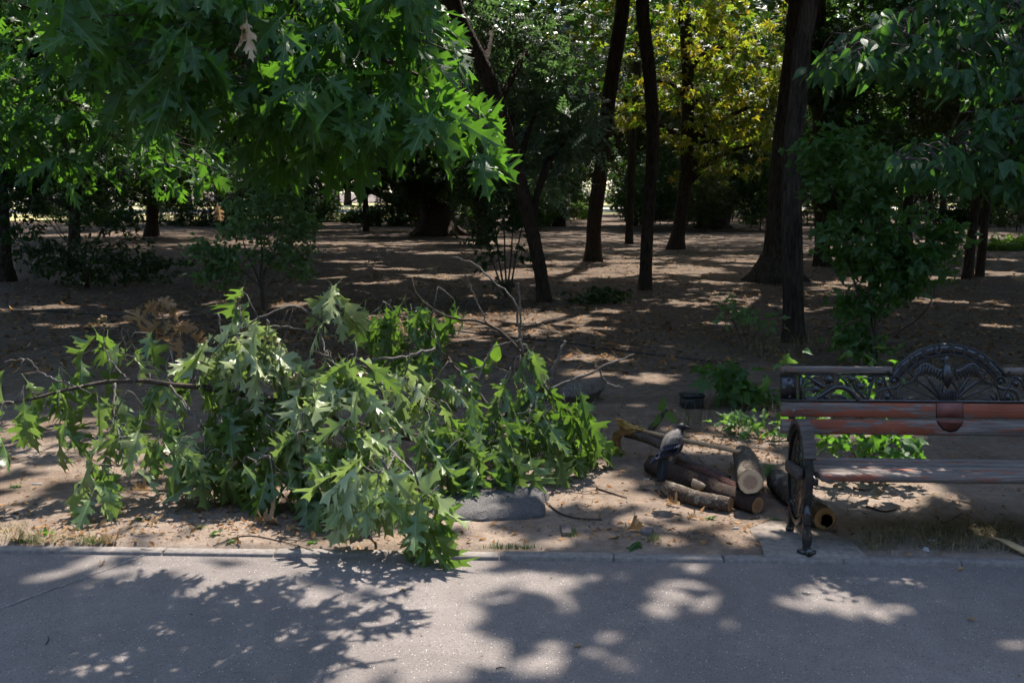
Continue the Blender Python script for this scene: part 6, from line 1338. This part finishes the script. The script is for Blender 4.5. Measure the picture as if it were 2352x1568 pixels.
# ------------------------------------------------------------------ single leaves lying about
def ground_leaf(label, x, y, T, key, mat, size, rz, tilt=.2, name='fallen_leaf', cat='leaf', lift=.008, curlz=0):
    size *= .78
    p = GG(x, y) if kerb_dist(*G(x, y)[:2]) > .1 else G(x, y, -.02 if kerb_dist(*G(x, y)[:2]) < 0 else 0.0)
    mesh = tmesh(key, T, M[mat], 'leaf'); o_ = bpy.data.objects.new(name, mesh[int(rng.integers(0, len(mesh)))]); COL.objects.link(o_)
    o_.location = (p[0], p[1], p[2]+lift+size*.06); o_.rotation_euler = (tilt*random.uniform(-1, 1), tilt*random.uniform(-1, 1), rz); o_.scale = (size,)*3; tag(o_, label, cat); return o_
GL = [('green oak leaf lying beside the tilted brick', 1470, 1246, oak_T, 'oakg', 'oak_hanging', .17, 2.6), ('pale tan curled leaf beside the green oak leaf and brick', 1432, 1222, oakdead_T, 'oakd', 'oak_dead', .17, -1.3), ('bright orange scrap of leaf in front of the log pile', 1568, 1176, ovate_T, 'ovd', 'oak_dead', .07, 1.2), ('pale curled leaf touching the front log', 1565, 1158, oakdead_T, 'oakd', 'oak_dead', .13, 1.0),
      ('grey green oak leaf tucked under the small sawn end', 1645, 1190, oak_T, 'oakg', 'oak_fallen', .13, .6), ('green leaf lying between the logs and the bench foot', 1765, 1194, oak_T, 'oakg', 'oak_fallen', .16, -1.4), ('tan oak leaf on the soil near the left kerb end', 276, 1228, oakdead_T, 'oakd', 'oak_dead', .18, 2.9), ('green oak leaf lying above the tan oak leaf', 305, 1192, oak_T, 'oakg', 'oak_fallen', .17, -1.2), ('orange brown leaf touching the green oak leaf at left', 330, 1202, oakdead_T, 'oakd', 'oak_dead', .14, -1.5),
      ('dark green leaf pair near the kerb, left of the crumpled pale leaves', 463, 1212, oak_T, 'oakg', 'oak_hanging', .13, .5), ('crumpled pale green leaf near the kerb', 515, 1222, oak_T, 'oakg', 'oak_fallen', .16, 2.0), ('dark leaf at the edge of the kerb below the crumpled leaf', 517, 1250, oak_T, 'oakg', 'oak_hanging', .12, -.4), ('dark green leaf lying flat at the kerb, centre left', 735, 1244, oak_T, 'oakg', 'oak_hanging', .16, 1.4), ('small green leaf under the soil edge left of the branch', 55, 1112, oak_T, 'oakg', 'oak_fallen', .13, 1.9),
      ('dark leaf in the grass at the left edge', 85, 1228, oak_T, 'oakg', 'oak_hanging', .13, -1.0), ('pale dry leaf on the grass beside the kerb at far left', 40, 1248, oakdead_T, 'oakd', 'oak_dead', .14, .4), ('second pale dry leaf on the grass by the kerb', 120, 1250, oakdead_T, 'oakd', 'oak_dead', .13, 1.4), ('tan curled strip of leaf in the soil under the branch', 640, 1205, oakdead_T, 'oakd', 'oak_dead', .2, 1.2), ('long brown dry leaf low on the soil under the left twigs', 345, 1130, oakdead_T, 'oakd', 'oak_dead', .15, 1.5),
      ('upright pale brown leaf under the left leaf tuft', 392, 1100, oakdead_T, 'oakd', 'oak_dead', .12, .1), ('large crumpled brown leaf in the shade below the branch', 590, 1095, oakdead_T, 'oakd', 'oak_dead', .2, .6), ('orange leaf scrap lying on the kerb stone', 790, 1264, ovate_T, 'ovd', 'oak_dead', .05, 1.5), ('lone dry leaf on the path below the leaf shadow', 918, 1357, ovate_T, 'ovd', 'oak_dead', .07, -1.0), ('dry leaf in the sun patch at the bottom of the path', 1333, 1487, ovate_T, 'ovd', 'oak_dead', .07, .6),
      ('dry leaf on the path at left with a tiny stem', 232, 1302, oakdead_T, 'oakd', 'oak_dead', .06, .2), ('small curled leaf on the path at far right', 2238, 1428, ovate_T, 'ovd', 'oak_dead', .05, .4), ('dry leaf on the path near the right kerb', 2215, 1309, ovate_T, 'ovd', 'oak_dead', .06, 1.4), ('brown leaf on the kerb under the bench', 2095, 1276, ovate_T, 'ovd', 'oak_dead', .07, 1.5), ('tan leaf in the dry grass under the bench', 2250, 1232, ovate_T, 'ovd', 'oak_dead', .09, -.8), ('small pale leaf upright in the dry grass', 2205, 1250, ovate_T, 'ovd', 'oak_dead', .06, .2),
      ('yellow leaf on the bare soil under the bench', 2020, 1143, ovate_T, 'ovd', 'oak_dead', .06, 1.0), ('yellow leaf on the soil right of the black box', 1680, 1000, ovate_T, 'ovd', 'oak_dead', .06, .3), ('brown curled leaf on the soil beside the broom head', 1555, 955, oakdead_T, 'oakd', 'oak_dead', .15, 1.2), ('pale leaf stuck on the hollow log behind the bench leg', 1770, 1120, oak_T, 'oakg', 'leaf_weed', .17, 2.6), ('tiny yellow leaf on the soil between branch and logs', 1432, 1105, ovate_T, 'ovd', 'oak_dead', .04, .3), ('red brown leaf scraps in front of the log pile', 1603, 1268 - 80, oakdead_T, 'oakd', 'oak_dead', .09, .9)]
for g_ in GL: ground_leaf(*g_)
bpy.data.objects['fallen_leaf.033'].location.z += .13
# curled strip of bark
M['strip'] = mat_simple('strip', (0.40, 0.29, 0.15), .8, .2, 20, .35)
mb = MB(); P = [GG(2272, 1242)+np.array([0, 0, .03]), GG(2310, 1256)+np.array([0, 0, .035]), GG(2360, 1275)+np.array([0, 0, .02])]; V, F = tube_geo(smooth_path(P, 14), [.006, .028, .034], 8, True, .1, 2, .25); mb.add(V, F); o_ = mb.build('bark_strip', M['strip'], None, True); tag(o_, 'dry tan strip of bark lying by the kerb at the right edge', 'bark')
# twigs on the ground
for lab, pts, r in (('forked dark twig on the soil right of the asphalt lump', [(1255, 1148), (1290, 1178), (1335, 1190), (1382, 1193)], .007), ('short twig lying above the forked twig', [(1370, 1117), (1410, 1130), (1440, 1140)], .006), ('thin twig between the leaves and the logs', [(1370, 1070), (1400, 1078), (1440, 1070)], .003), ('dark stick lying under the bench', [(2150, 1185), (2170, 1200), (2210, 1178)], .006), ('long dark twig on the soil under the left leaf tufts', [(300, 1122), (420, 1128), (520, 1120)], .005),
                    ('pale stick near the kerb below the branch', [(490, 1255), (560, 1228), (640, 1240), (720, 1265)], .004), ('tiny twig lying on the path at bottom centre', [(1140, 1536), (1150, 1533), (1162, 1535)], .003), ('small bent twig on the path at bottom left', [(105, 1480), (112, 1470), (110, 1462)], .003), ('dark scrap of bark on the left kerb', [(325, 1268), (352, 1271), (380, 1270)], .010), ('thin dark twig behind the black box', [(1590, 878), (1630, 870), (1640, 872)], .005), ('dark stick in the light behind the seat', [(1990, 1160), (2030, 1172), (2060, 1168)], .007), ('short twig under the seat near the leg', [(1960, 1120), (1985, 1126), (2005, 1122)], .007)):
    P = np.array([GG(*p) if kerb_dist(*G(*p)[:2]) > .1 else G(*p, -.02 if kerb_dist(*G(*p)[:2]) < 0 else 0.) for p in pts])+np.array([0, 0, r]); mb = MB(); mb.tube(smooth_path(P, 12), [r, r*.6], 6, True, .12, 5); o_ = mb.build('twig', M['bough_bark'], None, True); tag(o_, lab, 'twig')
# thin dark pipe half sunk in the soil
P = np.array([GG(*p) for p in ((-40, 706), (150, 708), (330, 716), (480, 722), (760, 742), (1080, 775), (1300, 795), (1480, 815), (1700, 838))])+np.array([0, 0, .004]); mb = MB(); q = smooth_path(P, 90); q[:, 2] = ground_z(q[:, 0], q[:, 1])+.006; mb.tube(q, .012, 6, True); o_ = mb.build('water_pipe', M['plastic'], None, True); tag(o_, 'thin black water pipe half sunk across the soil behind the branches', 'pipe')
# paper scraps and stubs
M['paper'] = mat_simple('paper', (0.42, 0.42, 0.42), .8, .2, 60, .1)
for lab, x, y, l_, r, a in (('white cigarette stub under the left leaf tufts', 84, 1108, .06, .004, .1), ('white stub in the shade below the left branch', 503, 1118, .035, .004, .2), ('cigarette stub hanging by the low leaf tuft at the kerb', 962, 1205, .05, .004, .9), ('white stub right of the asphalt lump', 1486, 1096, .03, .004, -.2), ('white scrap of paper by the front log', 1690, 1210, .03, .005, .0), ('white stub in the dry grass under the bench', 2140, 1240, .035, .004, .2), ('white paper scrap under the left leaves', 324, 1102, .03, .006, .6), ('white stub near the left edge of the leaves', 165, 980, .02, .004, .1), ('white stub near the tan oak leaf', 372, 1178, .03, .004, .2)):
    p = GG(x, y); d = np.array([math.cos(a), math.sin(a)*.3, 0])*l_/2; mb = MB(); mb.tube([p-d+np.array([0, 0, r]), p+np.array([0, 0, r]), p+d+np.array([0, 0, r])], r, 8); o_ = mb.build('cigarette_stub', M['paper'], None, True); tag(o_, lab, 'stub')
# crumpled clear wrapper near the bench leg
mb = MB(); p = GG(2130, 1348-80); rg = np.random.default_rng(8); bm = bmesh.new(); bmesh.ops.create_icosphere(bm, subdivisions=2, radius=.018)
for v in bm.verts: v.co *= rg.uniform(.6, 1.2); v.co.z *= .6
me = bpy.data.meshes.new('wrapper'); bm.to_mesh(me); bm.free(); me.materials.append(M['paper']); o_ = link('wrapper', me, None, GG(2127, 1262)+np.array([0, 0, .008])); tag(o_, 'crumpled pale wrapper in the soil by the kerb under the bench', 'litter')

# ------------------------------------------------------------------ litter, chips and grass
def scatter(name, label, n, fx, size, T, mat, seed, flat=.25, lift=.004, cat='litter'):
    rg = np.random.default_rng(seed); xy = fx(rg, n); z = ground_z(xy[:, 0], xy[:, 1]); P = np.column_stack([xy, z+lift]); c = len(P)
    a = rg.uniform(0, 6.28, c); d = np.column_stack([np.cos(a), np.sin(a), rg.normal(0, flat, c)]); n_ = np.column_stack([rg.normal(0, flat, c), rg.normal(0, flat, c), np.ones(c)])
    me = leaves_mesh(name, T, P, d, n_, size[0]+(size[1]-size[0])*rg.random(c)**2, rg.random(c), mat); TRIS[0] += len(me.polygons); o_ = link(name, me); tag(o_, label, cat, None, 'stuff')
def region(y0, y1, cover, wpx=1350):
    def f(rg, n):
        X = []; k = 0
        while k < n:
            px = rg.uniform(1176-wpx, 1176+wpx, n); py = y1+(y0-y1)*rg.random(n)**.8; q = np.array([G(a, b)[:2] for a, b in zip(px, py)])
            m = (vnoise(q[:, 0], q[:, 1], 1.3, 5)*.6+vnoise(q[:, 0], q[:, 1], .35, 6)*.4 > rg.random(n)*.8+(.25-cover)) & (kerb_dist(q[:, 0], q[:, 1]) > .12)
            X.append(q[m]); k += m.sum()
        return np.concatenate(X)[:n]
    return f
scatter('leaf_litter', 'dry brown leaf litter strewn over the soil under the trees', 17000, region(520, 860, .3), (.05, .12), simple_T, M['litter'], 1, .3, .008)
scatter('leaf_litter', 'small dry leaf scraps on the near soil by the branches', 5200, region(840, 1262, .0), (.012, .055), simple_T, M['litter'], 2, .3, .004)
M['chips'] = mat_leaf('chips', [(0.24, 0.165, 0.11), (0.36, 0.26, 0.18), (0.12, 0.08, 0.05), (0.2, 0.13, 0.09)], (0.2, 0.12, 0.06), rough=.9, spec=.1, tf=.05, veins=False)
scatter('wood_chips', 'pale wood chips and crumbs along the kerb and round the logs', 8500, region(980, 1264, .0), (.006, .02), simple_T, M['chips'], 3, .4, .003)
def around(spots):
    def f(rg, n):
        w = np.array([s[2]*s[3] for s in spots], float); w /= w.sum(); k = rg.choice(len(spots), n, p=w); o_ = []
        for i in k:
            x, y, rx, ry = spots[i]; o_.append(G(x+rx*rg.normal(0, .55), min(y+ry*rg.normal(0, .55), 1266))[:2])
        o_ = np.array(o_); return o_[kerb_dist(o_[:, 0], o_[:, 1]) > .1]
    return f
scatter('bark_crumbs', 'scraps of bark and dead leaf round the log pile', 900, around([(1560, 1010, 120, 40), (1700, 1030, 80, 40), (1600, 1090, 160, 50), (1760, 1000, 60, 60), (560, 1200, 180, 40), (200, 1230, 160, 30)]), (.02, .06), simple_T, M['litter'], 4, .5, .006)
def grass(name, label, n, spots, hgt, mat, seed, lean=.5):
    rg = np.random.default_rng(seed); xy = around(spots)(rg, n); n = len(xy); z = ground_z(xy[:, 0], xy[:, 1]); a = rg.uniform(0, 6.28, n); h_ = hgt*rg.uniform(.4, 1.2, n); l_ = rg.uniform(.1, 1.0, n)**1.2*lean*2; w_ = rg.uniform(.0012, .0028, n)
    B = np.column_stack([xy, z]); D_ = np.column_stack([np.cos(a), np.sin(a), np.zeros(n)]); S_ = np.column_stack([-np.sin(a), np.cos(a), np.zeros(n)]); V = []
    for f, ww in ((0, 1), (.45, .8), (.8, .5), (1.0, .08)):
        c = B+D_*(h_*l_*f**2)[:, None]; c[:, 2] += h_*(f-.42*l_*f*f*.8); c[:, 2] = np.maximum(c[:, 2], z+.002); V += [c-S_*(w_*ww)[:, None], c+S_*(w_*ww)[:, None]]
    V = np.stack(V, 1).reshape(-1, 3); b = np.arange(n)*8; Q = np.concatenate([np.stack([b+2*k, b+2*k+1, b+2*k+3, b+2*k+2], -1) for k in range(3)])
    U = np.zeros((n, 8, 3)); U[:, :, 2] = rg.random(n)[:, None]
    me = np_mesh(name, V, [Q], mat, False, {'leafuv': U.reshape(-1, 3)}); TRIS[0] += len(Q)*2; o_ = link(name, me); tag(o_, label, 'grass', None, 'stuff')
M['dry_grass'] = mat_leaf('dry_grass', [(0.26, 0.21, 0.12), (0.38, 0.31, 0.18), (0.17, 0.14, 0.08), (0.13, 0.14, 0.06)], (0.25, 0.2, 0.09), rough=.8, spec=.15, tf=.2, veins=False)
M['green_grass'] = mat_leaf('green_grass', [(0.06, 0.10, 0.03), (0.10, 0.13, 0.045), (0.05, 0.08, 0.025)], (0.14, 0.22, 0.04), rough=.7, spec=.2, tf=.25, veins=False)
grass('dry_grass', 'dry yellow grass under the bench along the kerb', 1500, [(2050, 1235, 70, 22), (2150, 1225, 90, 24), (2250, 1225, 90, 26), (2330, 1235, 60, 24), (2010, 1250, 40, 14), (2200, 1255, 120, 10)], .06, M['dry_grass'], 1, 1.1)
grass('dry_grass', 'sparse dry grass at the left end of the kerb', 500, [(70, 1235, 90, 18), (180, 1240, 90, 14), (20, 1215, 50, 16)], .035, M['dry_grass'], 2, 1.2)
grass('dry_grass', 'dry grass around the foot of the straight trunk and weeds', 700, [(1860, 785, 60, 14), (1760, 800, 60, 14), (1680, 890, 60, 24), (1740, 940, 50, 16), (1580, 975, 40, 12)], .16, M['dry_grass'], 3, .8)
grass('grass_tufts', 'small green grass tufts in the soil by the kerb', 700, [(1312, 1228, 14, 7), (1497, 1238, 18, 7), (1180, 1258, 50, 5), (210, 1244, 30, 8), (1130, 1260, 30, 4), (60, 1245, 40, 8)], .04, M['green_grass'], 4, .7)

def path_pts(rg, n):
    o_ = np.array([G(x, y)[:2] for x, y in zip(rg.uniform(-100, 2450, n), 1290+290*rg.random(n)**1.3)]); return o_[kerb_dist(o_[:, 0], o_[:, 1]) < -.01]
rg = np.random.default_rng(31); xy = path_pts(rg, 420); c = len(xy); a = rg.uniform(0, 6.28, c)
me = leaves_mesh('path_grit', simple_T, np.column_stack([xy, np.full(c, -.0155)]), np.column_stack([np.cos(a), np.sin(a), rg.normal(0, .15, c)]), np.column_stack([rg.normal(0, .3, c), rg.normal(0, .3, c), np.ones(c)]), .004+.016*rg.random(c)**3, rg.random(c), M['chips'])
o_ = link('path_grit', me); tag(o_, 'specks of grit and leaf crumbs scattered on the asphalt', 'litter', None, 'stuff')
